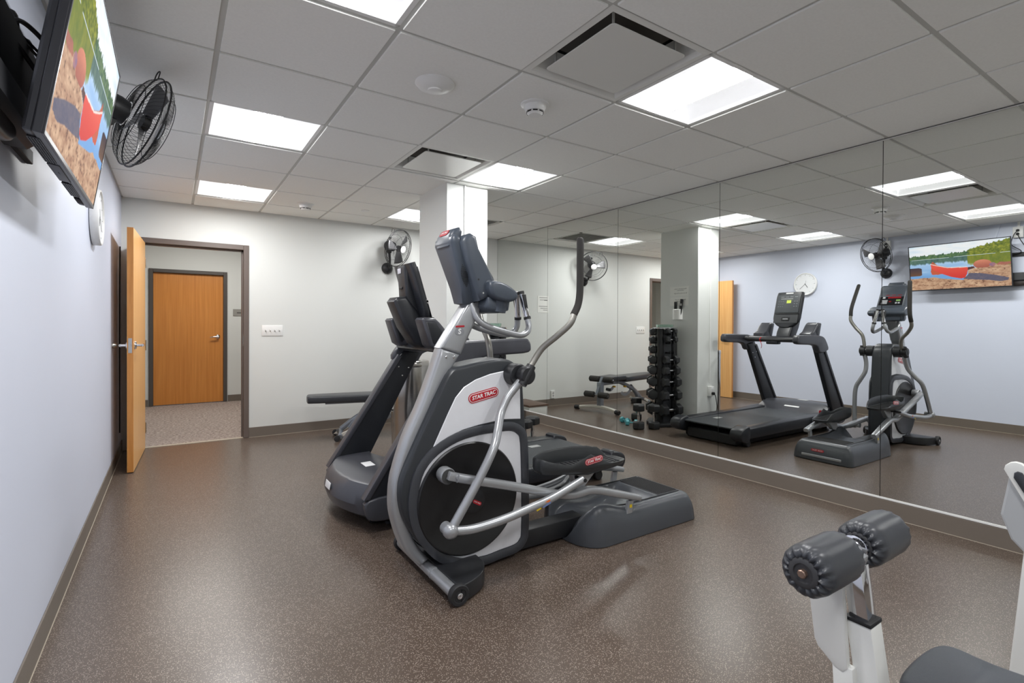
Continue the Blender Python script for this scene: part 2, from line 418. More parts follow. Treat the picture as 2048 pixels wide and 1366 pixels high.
# ------------------------------------------------------------------ air diffusers, grille, detectors
def make_diffuser(label):
    t = thing('air_diffuser', label, 'vent', group='square plaque air diffusers'); H = S/2-.013
    bm = new_bm()
    rings = [(H+.012, .001), (H, -.001), (H-.018, -.001), (H-.034, .016), (H-.052, .060), (H-.075, .092)]
    loops = []
    for r, z in rings:
        loops.append([bm.verts.new((sx*r, sy*r, z)) for sx, sy in ((-1,-1),(1,-1),(1,1),(-1,1))])
    for a, b in zip(loops, loops[1:]):
        for k in range(4): bm.faces.new((a[k], a[(k+1)%4], b[(k+1)%4], b[k]))
    obj('pan', bm, mat('diffuser_pan', (226,226,221), .45), t, local=True, smooth=False)
    bm = new_bm(); box(bm, (-H+.1, -H+.1, .09), (H-.1, H-.1, .11)); obj('throat', bm, mat('throat_brown', (104,98,92), .6), t, local=True, smooth=False)
    bm = new_bm(); r = .226; c = .02; pts = []
    for sx, sy, a0 in ((1,1,0),(-1,1,PI/2),(-1,-1,PI),(1,-1,1.5*PI)):
        for k in range(5):
            a = a0+PI/2*k/4; pts.append((sx*(r-c)+c*math.cos(a), sy*(r-c)+c*math.sin(a)))
    prism(bm, pts, -.006, .000, 'z', .002, 1)
    obj('plaque', bm, mat('diffuser_plaque', (222,222,217), .32), t, local=True)
    for sx, sy in ((1,1),(-1,1),(-1,-1),(1,-1)):
        bm = new_bm(); box(bm, (sx*.19-.004, sy*.19-.004, .000), (sx*.19+.004, sy*.19+.004, .09)); obj('hanger', bm, M_grid, t, local=True, smooth=False)
    return t
pd = make_diffuser('square plaque air diffuser beside the large bright light, nearest the camera')
x0, x1, y0, y1 = cell(3, 0); pd.location = ((x0+x1)/2, (y0+y1)/2, HC+.001)
p2 = copy_tree(pd); x0, x1, y0, y1 = cell(3, 3); p2.location = ((x0+x1)/2, (y0+y1)/2, HC+.001); p2['label'] = 'square plaque air diffuser directly in front of the column'
t = thing('return_grille', 'slatted grey return air grille in the ceiling, seen in the mirror beside a light', 'vent', ((gx[5]+gx[6])/2, GY+S*5.5, HC))
H = S/2-.013
bm = new_bm(); box(bm, (-H,-H,-.002), (-H+.03,H,.008)); box(bm, (H-.03,-H,-.002), (H,H,.008)); box(bm, (-H,-H,-.002), (H,-H+.03,.008)); box(bm, (-H,H-.03,-.002), (H,H,.008))
obj('frame', bm, M_grid, t, local=True, smooth=False)
bm = new_bm(); box(bm, (-H,-H,.03), (H,H,.04)); obj('backing', bm, mat('grille_dark', (70,70,68), .7), t, local=True, smooth=False)
for k in range(14):
    y = -H+.05+k*(2*H-.1)/13; bm = new_bm(); obox(bm, (0, y, .012), (H-.03,0,0), (0,.013,.009), (0,-.0006,.001)); obj('slat', bm, M_grid, t, local=True, smooth=False)

def detector_small(x, y, label):
    t = thing('smoke_detector', label, 'detector', (x, y, HC-.0055), group='ceiling smoke detectors')
    bm = new_bm(); lathe(bm, [(.078,0),(.078,-.006),(.072,-.010)], seg=28); obj('base', bm, M_white, t, local=True)
    bm = new_bm(); lathe(bm, [(.060,-.009),(.060,-.022),(.050,-.040),(.044,-.042),(.044,-.050),(.034,-.060),(.0,-.061)], seg=28); obj('head', bm, M_white, t, local=True)
    for k in range(8):
        a = 2*PI*k/8+.2; bm = new_bm(); obox(bm, (.0455*math.cos(a), .0455*math.sin(a), -.0465), (-.013*math.sin(a), .013*math.cos(a), 0), (.001*math.cos(a), .001*math.sin(a), 0), (0,0,.0035)); obj('slot', bm, M_dark, t, local=True, smooth=False)
    return t
d1 = detector_small(2.055, 2.285, 'stepped white smoke detector with dark slots beside the near air diffuser')
d2 = copy_tree(d1); d2.location = (1.515, 5.47, HC-.0055); d2['label'] = 'small white smoke detector on the ceiling nearest the back wall'
t = thing('ceiling_speaker', 'round low white ceiling disc with a small centre ring, nearest the camera', 'detector', (1.50, 2.37, HC-.0055))
bm = new_bm(); lathe(bm, [(.098,0),(.098,-.006),(.085,-.020),(.05,-.032),(0,-.034)], seg=36); obj('cover', bm, M_white, t, local=True)
bm = new_bm(); lathe(bm, [(.036,-.033),(.036,-.039),(.033,-.041),(0,-.041)], seg=28); obj('centre_ring', bm, M_white, t, local=True)
bm = new_bm(); lathe(bm, [(.042,0),(.042,-.004),(.038,-.007),(0,-.007)], (2.10, 5.41, HC-.0055), seg=24); tag(obj('sprinkler_cover', bm, M_white), 'flat white sprinkler cover plate on the ceiling near the back wall', 'sprinkler')

# ------------------------------------------------------------------ column
bm = new_bm(); box(bm, (col_x0, col_y0, 0), (col_x1, col_y1, HC+.05), .004, 1); struct('column', bm, M_wall)['kind'] = 'structure'
bm = new_bm(); box(bm, (2.498, col_y0-.012, .52), (2.512, col_y0, HC+.0), .002, 1); o = obj('cable_raceway', bm, M_white, smooth=False); tag(o, 'thin white cable raceway running down the column to its outlet', 'raceway')
t = thing('wall_outlet', 'white surface outlet box low on the column with a black plug', 'outlet', (2.505, col_y0, .42))
bm = new_bm(); box(bm, (-.038,-.045,-.06), (.038,0,.06), .004); obj('box', bm, M_white, t, local=True)
bm = new_bm(); box(bm, (-.018,-.047,.008), (.018,-.044,.045), .001); obj('socket', bm, M_badgew, t, local=True)
bm = new_bm(); cyl(bm, (.005,-.045,-.025), (.005,-.078,-.025), .018, 12, .004); obj('plug', bm, M_dark, t, local=True)
bm = new_bm(); tube(bm, [(.005,-.075,-.025),(.0,-.09,-.06),(-.03,-.09,-.18),(-.06,-.06,-.3),(-.1,-.05,-.415)], .005, 8); obj('cord', bm, M_dark, t, local=True)
bm = new_bm(); box(bm, (col_x0-.006, col_y0-.006, 0), (col_x1+.006, col_y1+.006, .10), .002, 1); struct('baseboard_column', bm, M_base)

# ------------------------------------------------------------------ baseboards
BBH = .106
def baseb(name, a, b, foot):
    bm = new_bm(); box(bm, a, b, .002, 1); o = struct(name, bm, M_base)
    bm = new_bm(); box(bm, *foot); obj('foot_bead', bm, M_baseedge, o, smooth=False)
baseb('baseboard_left', (0, YF, 0), (.007, YB, BBH), ((.007, YF, 0), (.010, YB, .0025)))
baseb('baseboard_back', (DX1+.051, YB-.007, 0), (XM, YB, BBH), ((DX1+.051, YB-.010, 0), (XM, YB-.007, .0025)))
baseb('baseboard_right', (XM-.007, YF, 0), (XM+.012, YB, .110), ((XM-.010, YF, 0), (XM-.007, YB, .0025)))
baseb('baseboard_front', (0, YF, 0), (XM, YF+.007, BBH), ((0, YF+.007, 0), (XM, YF+.010, .0025)))
bm = new_bm(); box(bm, (-2.6, 9.243, 0), (.105, 9.25, .1)); box(bm, (1.125, 9.243, 0), (4.6, 9.25, .1)); struct('baseboard_corridor', bm, M_base)

# ------------------------------------------------------------------ wall mirror
t = thing('wall_mirror', 'full-height frameless wall mirror in tall panels along the right wall', 'mirror', (XM, 2.5, .12))
seams = [YB-.001, 5.006, 3.814, 2.632, 1.445, .25, -.95, YF+.001]
ztop = HC-.012
for a, b in zip(seams, seams[1:]):
    bm = new_bm(); box(bm, (XM, b+.0020, .122), (XM+.006, a-.0020, ztop)); obj('mirror_panel', bm, M_mirror, t, smooth=False)
bm = new_bm(); box(bm, (XM+.007, YF, .11), (XM+.0115, YB, HC)); obj('backing', bm, M_backing, t, smooth=False)
bm = new_bm(); box(bm, (XM-.004, YF, .112), (XM+.008, YB, .121)); box(bm, (XM-.006, YF, .113), (XM-.001, YB, .1235)); obj('bottom_channel', bm, M_white, t, smooth=False)
bm = new_bm(); box(bm, (XM-.003, YF, ztop+.001), (XM+.007, YB, ztop+.006)); obj('top_channel', bm, M_white, t, smooth=False)

# ------------------------------------------------------------------ door, open leaf, corridor door
bm = new_bm()
fy0, fy1 = YB-.012, YB+.152
for x0, x1 in ((DX0-.052, DX0), (DX1, DX1+.052)): box(bm, (x0, fy0, 0), (x1, fy1, DH+.052), .003, 1)
box(bm, (DX0, fy0, DH), (DX1, fy1, DH+.052), .003, 1)
box(bm, (DX0, YB+.05, 0), (DX0+.014, YB+.09, DH)); box(bm, (DX1-.014, YB+.05, 0), (DX1, YB+.09, DH)); box(bm, (DX0, YB+.05, DH-.014), (DX1, YB+.09, DH))
d1 = struct('door_1', bm, M_frame)
bm = new_bm(); box(bm, (DX1-.004, YB+.01, .98), (DX1+.0, YB+.045, 1.10)); obj('strike_plate', bm, M_steel, d1, smooth=False)
bm = new_bm(); box(bm, (DX0, YB-.004, 0), (DX1, YB+.05, .004)); obj('threshold', bm, M_baseedge, d1, smooth=False)
ax = Vector((.186-.143, 6.13-5.20, 0)); Lf = ax.length; ax.normalize(); nx = Vector((ax.y, -ax.x, 0))
leaf = thing('door_leaf', 'light maple door leaf standing open against the lavender wall', 'door', (.143, 5.20, .008), math.atan2(ax.y, ax.x)-PI/2)
# local: y along the leaf from free edge (0) to hinge (Lf); x from -.042 (wall side) to 0 (room side)
LH = 1.99
bm = new_bm(); box(bm, (-.0415, .0008, 0), (-.0005, Lf, LH)); obj('core', bm, M_woodedge, leaf, local=True, smooth=False)
bm = new_bm(); box(bm, (-.0008, .0006, 0), (.0003, Lf, LH)); obj('room_face', bm, M_wood, leaf, local=True, smooth=False)
bm = new_bm(); box(bm, (-.0425, .0006, 0), (-.0412, Lf, LH)); obj('wall_face', bm, M_wood, leaf, local=True, smooth=False)
bm = new_bm(); box(bm, (-.034, -.0015, .97), (-.009, .001, 1.09)); cyl(bm, (-.0215, -.010, 1.03), (-.0215, 0, 1.03), .009, 10); obj('latch', bm, M_steel, leaf, local=True)
lv = {}
for sx, x in ((1, .0), (-1, -.042)):
    bm = new_bm()
    lathe(bm, [(.030, 0), (.032, .004), (.030, .012), (.020, .016)], (x, .066, 1.03), (sx, 0, 0), 24)
    cyl(bm, (x+sx*.01, .066, 1.03), (x+sx*.052, .066, 1.03), .012, 14)
    tube(bm, [(x+sx*.050, .060, 1.03), (x+sx*.054, .09, 1.031), (x+sx*.054, .14, 1.033), (x+sx*.050, .18, 1.033)], [.012, .011, .010, .008], 12)
    obj('lever_handle', bm, M_chrome, leaf, local=True)
for z in (.2, 1.0, 1.8):
    bm = new_bm(); cyl(bm, (.004, Lf+.006, z-.05), (.004, Lf+.006, z+.05), .006, 10); obj('hinge', bm, M_steel, leaf, local=True)
# wall bumper behind the lever
bm = new_bm(); lathe(bm, [(.024, 0), (.024, .012), (.016, .03), (0, .031)], (0, 5.27, 1.04), (1, 0, 0), 20); tag(obj('door_bumper', bm, M_steel), 'round metal door bumper on the lavender wall behind the door lever', 'door stop')
# long closer rod and cord in the gap behind the leaf
bm = new_bm(); tube(bm, [(.018, 5.72, .25), (.018, 5.72, 1.3), (.02, 5.74, 1.9)], .005, 8); tag(obj('hanging_cord', bm, M_dark), 'thin dark cord hanging down in the gap behind the open door', 'cord')
# corridor door
bm = new_bm(); X0, X1 = .165, 1.065
for a, b in ((X0-.052, X0), (X1, X1+.052)): box(bm, (a, 9.225, 0), (b, 9.36, 2.03), .003, 1)
box(bm, (X0, 9.225, 1.978), (X1, 9.36, 2.03), .003, 1)
d2 = struct('door_2', bm, mat('dark_frame_paint', (78,72,68), .4))
bm = new_bm(); box(bm, (X0+.002, 9.275, .006), (X1-.002, 9.318, 1.976)); obj('leaf', bm, M_wood2, d2, smooth=False)
bm = new_bm(); lathe(bm, [(.032, 0), (.034, .004), (.030, .014), (.022, .02)], (X1-.075, 9.275, 1.02), (0,-1,0), 24)
cyl(bm, (X1-.075, 9.27, 1.02), (X1-.075, 9.215, 1.02), .013, 14); tube(bm, [(X1-.07, 9.218, 1.02), (X1-.12, 9.215, 1.018), (X1-.18, 9.222, 1.01)], [.012,.011,.008], 10)
obj('lever_handle', bm, M_chrome, d2)
t = thing('room_sign', 'small grey room sign on the corridor wall beside the far door', 'sign', (1.272, 9.25, 1.40))
bm = new_bm(); box(bm, (-.075, -.008, -.055), (.13, 0, .055), .002, 1); obj('plate', bm, mat('sign_grey', (150,148,143), .5), t, local=True)
bm = new_bm(); box(bm, (-.02, -.010, -.012), (.11, -.007, .006)); obj('text_line', bm, mat('sign_dark', (84,82,80), .5), t, local=True)

# corridor light
t = thing('corridor_light', 'corridor ceiling light out of sight above the far door', 'light', (.9, 7.9, 2.59))
bm = new_bm(); box(bm, (-.6, -.3, -.006), (.6, .3, 0)); obj('lens', bm, mat('corridor_lens', (255,253,248), .5, emit=16.0), t, local=True)
bm = new_bm(); box(bm, (-.63, -.33, -.003), (.63, .33, .008)); obj('frame', bm, M_white, t, local=True)

# ------------------------------------------------------------------ back wall fittings
t = thing('light_switch', 'white four-gang light switch plate beside the door', 'switch', (1.317, YB, 1.148))
bm = new_bm(); box(bm, (-.105, -.007, -.058), (.105, 0, .058), .003, 2); obj('plate', bm, M_white, t, local=True)
for k in range(4):
    x = -.069+.046*k
    bm = new_bm(); box(bm, (x-.005, -.009, -.012), (x+.005, -.006, .012)); tg = obj('toggle_slot', bm, mat('switch_grey', (150,150,146), .5), t, local=True)
    bm = new_bm(); obox(bm, (x, -.014, .003), (.0035,0,0), (0,-.009,.004), (0,.002,.004)); obj('toggle', bm, M_white, t, local=True)
t = thing('wall_outlet', 'steel-plated duplex outlet low on the back wall, seen in the mirror', 'outlet', (3.222, YB, .175))
bm = new_bm(); box(bm, (-.036, -.02, -.058), (.036, 0, .058), .002, 1); obj('plate', bm, M_white, t, local=True)
for dz in (.02, -.02):
    bm = new_bm(); cyl(bm, (0, -.0215, dz), (0, -.018, dz), .015, 14); obj('socket', bm, mat('socket_grey', (170,170,168), .5), t, local=True)
t = thing('notice_sheet', 'white printed notice taped to the back wall, seen in the mirror', 'notice', (3.41, YB-.002, 1.535), 0)
bm = new_bm(); box(bm, (-.10, -.001, -.125), (.10, .001, .125)); obj('paper', bm, mat('paper', (236,236,232), .7), t, local=True, smooth=False)
Mink = mat('print_ink', (70,70,72), .7)
for z, a, b in ((.10,-.08,.07),(.065,-.08,.06),(.06,-.08,-.02),(-.03,-.08,.08),(-.06,-.08,.05),(-.085,-.08,.0)):
    bm = new_bm(); box(bm, (a, -.0018, z-.003), (b, -.001, z+.003)); obj('text_line', bm, Mink, t, local=True, smooth=False)
# notices and remote holder on the mirror side of the column
for k, (z0, z1, lines, lab) in enumerate(((1.595, 1.715, ((.09,'Please leave the remote'),(.072,'controls here'),(.036,'Do not remove from gym')), 'upper laminated notice on the column above the remotes, seen in the mirror'),
                                          (1.475, 1.585, ((.075,'One remote for each'),(.057,'television only')), 'lower laminated notice on the column just above the remotes, seen in the mirror'))):
    t = thing('notice_sheet', lab, 'notice', (col_x1, 4.225, z0), 0, None)
    bm = new_bm(); box(bm, (0, -.14, 0), (.0012, .14, z1-z0)); obj('laminate', bm, mat('laminate', (232,232,228), .2), t, local=True, smooth=False)
    for z, s in lines:
        M = frame_m((.0014, -.02, z), (0,1,0), (0,0,1))
        obj('lettering', text_bm(s, .019, M, .0001), Mink, t, local=True, smooth=False)
t = thing('remote_holder', 'white plastic remote control holder on the column, seen in the mirror', 'holder', (col_x1, 4.23, 1.30))
bm = new_bm(); prism(bm, smooth2([(0,-.06),(.045,-.055),(.055,0),(.045,.055),(0,.06)],3), 0, .13, 'z', .004, 1); obj('pocket', bm, M_white, t, local=True)
bm = new_bm(); obox(bm, (col_x1+.03, 4.255, 1.44), (.009,0,0), (0,.018,0), (0,0,.085), .005); tag(obj('remote_control', bm, M_dark), 'shorter black remote control standing straight in the white holder', 'remote')
t = thing('remote_control', 'longer black remote control with a grey patch leaning in the white holder', 'remote', (col_x1+.03, 4.195, 1.33))
bm = new_bm(); obox(bm, (0, -.02, .11), (.008,0,0), (0,.019,.003), (0,-.016,.115), .005); obj('body', bm, M_dark, t, local=True)
bm = new_bm(); obox(bm, (.0075, -.028, .155), (.0015,0,0), (0,.013,.002), (0,-.002,.014)); obj('key_patch', bm, mat('grey_key', (160,160,158), .5), t, local=True)

# ================================================================== elliptical trainer
YE = 2.31
ell = thing('elliptical_trainer', 'silver and charcoal elliptical trainer with tall swinging arms, nearest the camera', 'elliptical trainer', (2.2, YE, 0))
Yn, Yf = 2.222, 2.398           # near and far faces of the shroud
def mir(y): return 2*YE-y
body = [(1.528,1.001),(1.609,1.022),(1.705,1.038),(1.80,1.046),(1.866,1.036),(1.915,1.0),(1.943,.93),(1.952,.84),(1.964,.70),(1.978,.50),(1.983,.30),(1.983,.131),(1.970,.075),(1.930,.046),(1.80,.044),(1.676,.048),(1.562,.062),(1.456,.11),(1.38,.182),(1.315,.276),(1.274,.376),(1.268,.47),(1.285,.54),(1.338,.653),(1.40,.775),(1.463,.897)]
bm = new_bm(); prism(bm, smooth2(body, 3), Yn, Yf, 'y', .022, 3); obj('shroud', bm, mat('shroud_black', (46,49,53), .36, bump=.12, bscale=900), ell, angle=30)
upper = [(1.826,.984),(1.74,.972),(1.655,.948),(1.590,.915),(1.545,.868),(1.508,.800),(1.418,.622),(1.474,.666),(1.583,.706),(1.673,.721),(1.819,.735),(1.925,.727),(1.921,.887),(1.913,.953),(1.875,.980)]
lower = [(1.922,.60),(1.931,.35),(1.931,.14),(1.920,.098),(1.888,.077),(1.80,.070),(1.719,.062),(1.640,.068),(1.578,.082),(1.487,.128),(1.417,.202),(1.367,.293),(1.349,.373),(1.354,.45),(1.383,.538),(1.451,.606),(1.557,.655),(1.67,.674),(1.766,.676),(1.85,.676),(1.90,.655)]
lower = smooth2(lower, 3)
for sgn, y in ((-1, Yn), (1, Yf)):
    bm = new_bm(); prism(bm, upper, y-sgn*.004, y+sgn*.004, 'y', .003, 1); obj('upper_panel', bm, M_panel, ell)
    bm = new_bm(); prism(bm, lower, y-sgn*.004, y+sgn*.006, 'y', .003, 1); obj('lower_panel', bm, M_panel, ell)
    bm = new_bm(); ring_prism(bm, lower, .044, y-sgn*.002, y+sgn*.020); obj('curved_trim', bm, mat('trim_charcoal', (60,62,67), .33, bump=.12, bscale=900), ell, angle=60)
    bm = new_bm(); lathe(bm, [(.276,0),(.276,.010),(.270,.016),(.263,.016),(.258,.012),(.05,.014),(0,.014)], (1.620, y+sgn*.003, .369), (0,sgn,0), 72); disc = obj('drive_disc', bm, mat('disc_black', (24,24,26), .38, bump=.08, bscale=500), ell)
    bm = new_bm(); lathe(bm, [(.060,0),(.060,.004),(.056,.006),(0,.006)], (1.640, y+sgn*.016, .355), (0,sgn,0), 36); hub = obj('hub_cap', bm, M_black, disc)
    if sgn < 0:
        M = frame_m((1.655, y-.0225, .345), (1,0,-.55), (.55,0,1))
        bm = new_bm(); pill(bm, M, .052, .018, .0012); bg = obj('badge', bm, M_red, disc)
        M2 = M.copy(); M2.translation += Vector((0,-.0016,0)); obj('badge_lettering', text_bm('STAR TRAC', .0085, M2, .0002, .15, 0, .042), M_badgew, disc, smooth=False)
# main badge on the upper panel
M = frame_m((1.700, Yn-.0045, .868), (.983,0,.184), (-.184,0,.983))
bm = new_bm(); pill(bm, M, .176, .050, .0012); bd = obj('badge', bm, M_red, ell)
Mq = M.copy(); Mq.translation += Vector((0,-.0013,0)); bm = new_bm(); pill(bm, Mq, .166, .041, .0006); obj('badge_rim', bm, M_badgew, bd)
Mq = M.copy(); Mq.translation += Vector((0,-.0020,0)); bm = new_bm(); pill(bm, Mq, .160, .035, .0006); obj('badge_field', bm, M_red, bd)
Mq = M.copy(); Mq.translation += Vector((0,-.0030,.0)); obj('badge_lettering', text_bm('STAR TRAC', .026, Mq, .0003, .18, .0006, .138), M_badgew, bd, smooth=False)
# spine and mast
sl = [(1.492,1.105),(1.432,.94),(1.382,.819),(1.315,.681),(1.264,.525),(1.250,.416),(1.257,.321),(1.292,.204),(1.331,.131),(1.385,.070)]
sr = [(1.594,1.072),(1.536,.983),(1.493,.9),(1.433,.766),(1.372,.60),(1.330,.469),(1.316,.36),(1.330,.27),(1.368,.182),(1.430,.095)]
def dens(p): return [(v.x, v.y) for v in smooth_path([(a, b, 0) for a, b in p], 4)]
bm = new_bm(); prism(bm, dens(sl)+list(reversed(dens(sr))), YE-.048, YE+.048, 'y', .016, 3); sp = obj('frame_spine', bm, M_silver, ell, angle=35)
bm = new_bm(); prism(bm, [(1.488,1.106),(1.650,1.350),(1.700,1.345),(1.712,1.300),(1.597,1.070)], YE-.050, YE+.050, 'y', .016, 3); ms = obj('console_mast', bm, M_silver, ell, angle=35)
for x, z in ((1.515,1.062),(1.556,1.060)):
    bm = new_bm(); lathe(bm, [(.007,0),(.007,.003),(.004,.005),(0,.005)], (x, YE-.048, z), (0,-1,0), 12); obj('bolt', bm, M_chrome, ms)
M = frame_m((1.585, YE-.0505, 1.185), (1,0,.05), (-.05,0,1)); bm = new_bm(); pill(bm, M, .05, .034, .001); obj('mast_badge', bm, mat('mast_badge_grey', (136,138,142), .4), ms)
Mq = M.copy(); Mq.translation += Vector((0,-.0012,0)); obj('mast_letter', text_bm('S', .036, Mq, .0003, .1, .001), M_badgew, ms, smooth=False)
Mq = M.copy(); Mq.translation += Vector((.003,-.0008,.026)); bm = new_bm(); pill(bm, Mq, .05, .009, .001); obj('mast_stripe', bm, M_red, ms)
# crossbar, wheels, base cover
bm = new_bm(); tube(bm, [(1.430, 2.005, .052), (1.430, 2.62, .052)], .027, 20, 0); cb = obj('front_crossbar', bm, M_silver, ell)
bm = new_bm(); lathe(bm, [(.029,0),(.029,.012)], (1.430, 2.20, .052), (0,1,0), 20); obj('collar', bm, M_silver, cb)
for y, s in ((1.998, -1), (2.624, 1)):
    bm = new_bm(); lathe(bm, [(.020,.0),(.044,0),(.0465,.006),(.0465,.026),(.043,.032),(.030,.032),(.028,.028),(.012,.028),(0,.028)], (1.442, y, .047), (0,s,0), 32); wv = obj('transport_wheel', bm, M_rubber, ell)
    bm = new_bm(); lathe(bm, [(.013,0),(.013,.006),(.010,.008),(.006,.008),(.004,.004),(0,.004)], (1.442, y+s*.027, .047), (0,s,0), 20); obj('axle_bolt', bm, M_chrome, wv)
bc = [(1.445,2.02),(1.47,1.985),(1.535,2.005),(1.60,2.045),(1.650,2.12),(1.66,2.20),(1.66,2.42),(1.65,2.50),(1.60,2.575),(1.535,2.615),(1.47,2.635),(1.445,2.60)]
bm = new_bm(); prism(bm, smooth2(bc, 3), .008, .082, 'z', .035, 4); obj('base_cover', bm, M_black, ell, angle=60)
bm = new_bm(); box(bm, (1.55, YE-.05, .012), (1.98, YE+.05, .06), .01); obj('floor_beam', bm, M_dark, ell)
bm = new_bm(); box(bm, (1.95, YE-.055, .016), (2.42, YE+.055, .115), .010, 2); obj('centre_beam', bm, M_black, ell)

# arms: shape in its own phase, near arm as seen, far arm half a turn on
PV = Vector((1.890, YE, .966))
def arm(side, rot):
    # side -1 near, +1 far ; rot about the pivot
    c, s = math.cos(rot), math.sin(rot)
    def T(x, y, z):
        dx, dz = x-PV.x, z-PV.z
        return (PV.x+dx*c-dz*s, YE+side*(YE-y), PV.z+dx*s+dz*c)
    a = thing_part = None
    bm = new_bm(); tube(bm, [T(*p) for p in ((1.895,2.128,.985),(1.928,2.136,1.010),(1.984,2.116,1.098),(2.032,2.050,1.166),(2.078,2.005,1.226),(2.104,2.0,1.280),(2.122,2.0,1.31))], .0165, 20, 8); ar = obj('moving_arm', bm, mat('arm_silver', (146,144,138), .3, metal=.5), ell)
    bm = new_bm(); tube(bm, [T(*p) for p in ((2.098,2.0,1.272),(2.124,2.0,1.318),(2.136,2.0,1.37),(2.139,2.0,1.45),(2.139,2.0,1.60),(2.138,2.0,1.655),(2.138,2.0,1.668))], [.0185,.0185,.0185,.0185,.0185,.0180,.010], 14); obj('grip', bm, M_foam, ar)
    bm = new_bm(); tube(bm, [T(*p) for p in ((1.872,2.13,.945),(1.838,2.142,.905),(1.795,2.147,.855),(1.752,2.138,.785),(1.709,2.096,.712),(1.658,2.052,.640),(1.574,2.042,.510),(1.442,2.044,.318))], .0205, 24, 9); lo = obj('lower_arm', bm, M_silver, ell)
    j = T(1.432, 2.044, .306)
    bm = new_bm(); lathe(bm, [(0,-.052),(.027,-.052),(.027,-.016),(.034,-.010),(.035,.008),(.027,.026),(.014,.033),(0,.035)], j, (0,side,0), 24); obj('joint', bm, M_silver, lo)
    # pivot sleeve
    yb, yi, yo = (Yn, 2.150, 2.096) if side < 0 else (Yf, mir(2.150), mir(2.096))
    bm = new_bm(); cyl(bm, (PV.x-.02, yb, PV.z), (PV.x-.02, yi, PV.z), .056, 28, .006)
    cyl(bm, (PV.x, yi, PV.z), (PV.x, yo, PV.z), .046, 28, .008)
    lathe(bm, [(.024,-.055),(.027,-.02),(.027,.02),(.024,.055)], (PV.x+.002, (yi+yo)/2-side*-.004, PV.z), Vector(T(1.93,2.13,1.03))-Vector(T(1.85,2.13,.90)), 18)
    obj('pivot_sleeve', bm, M_black, ell)
    return j
jn = arm(-1, 0.0)
jf = arm(1, math.radians(34))
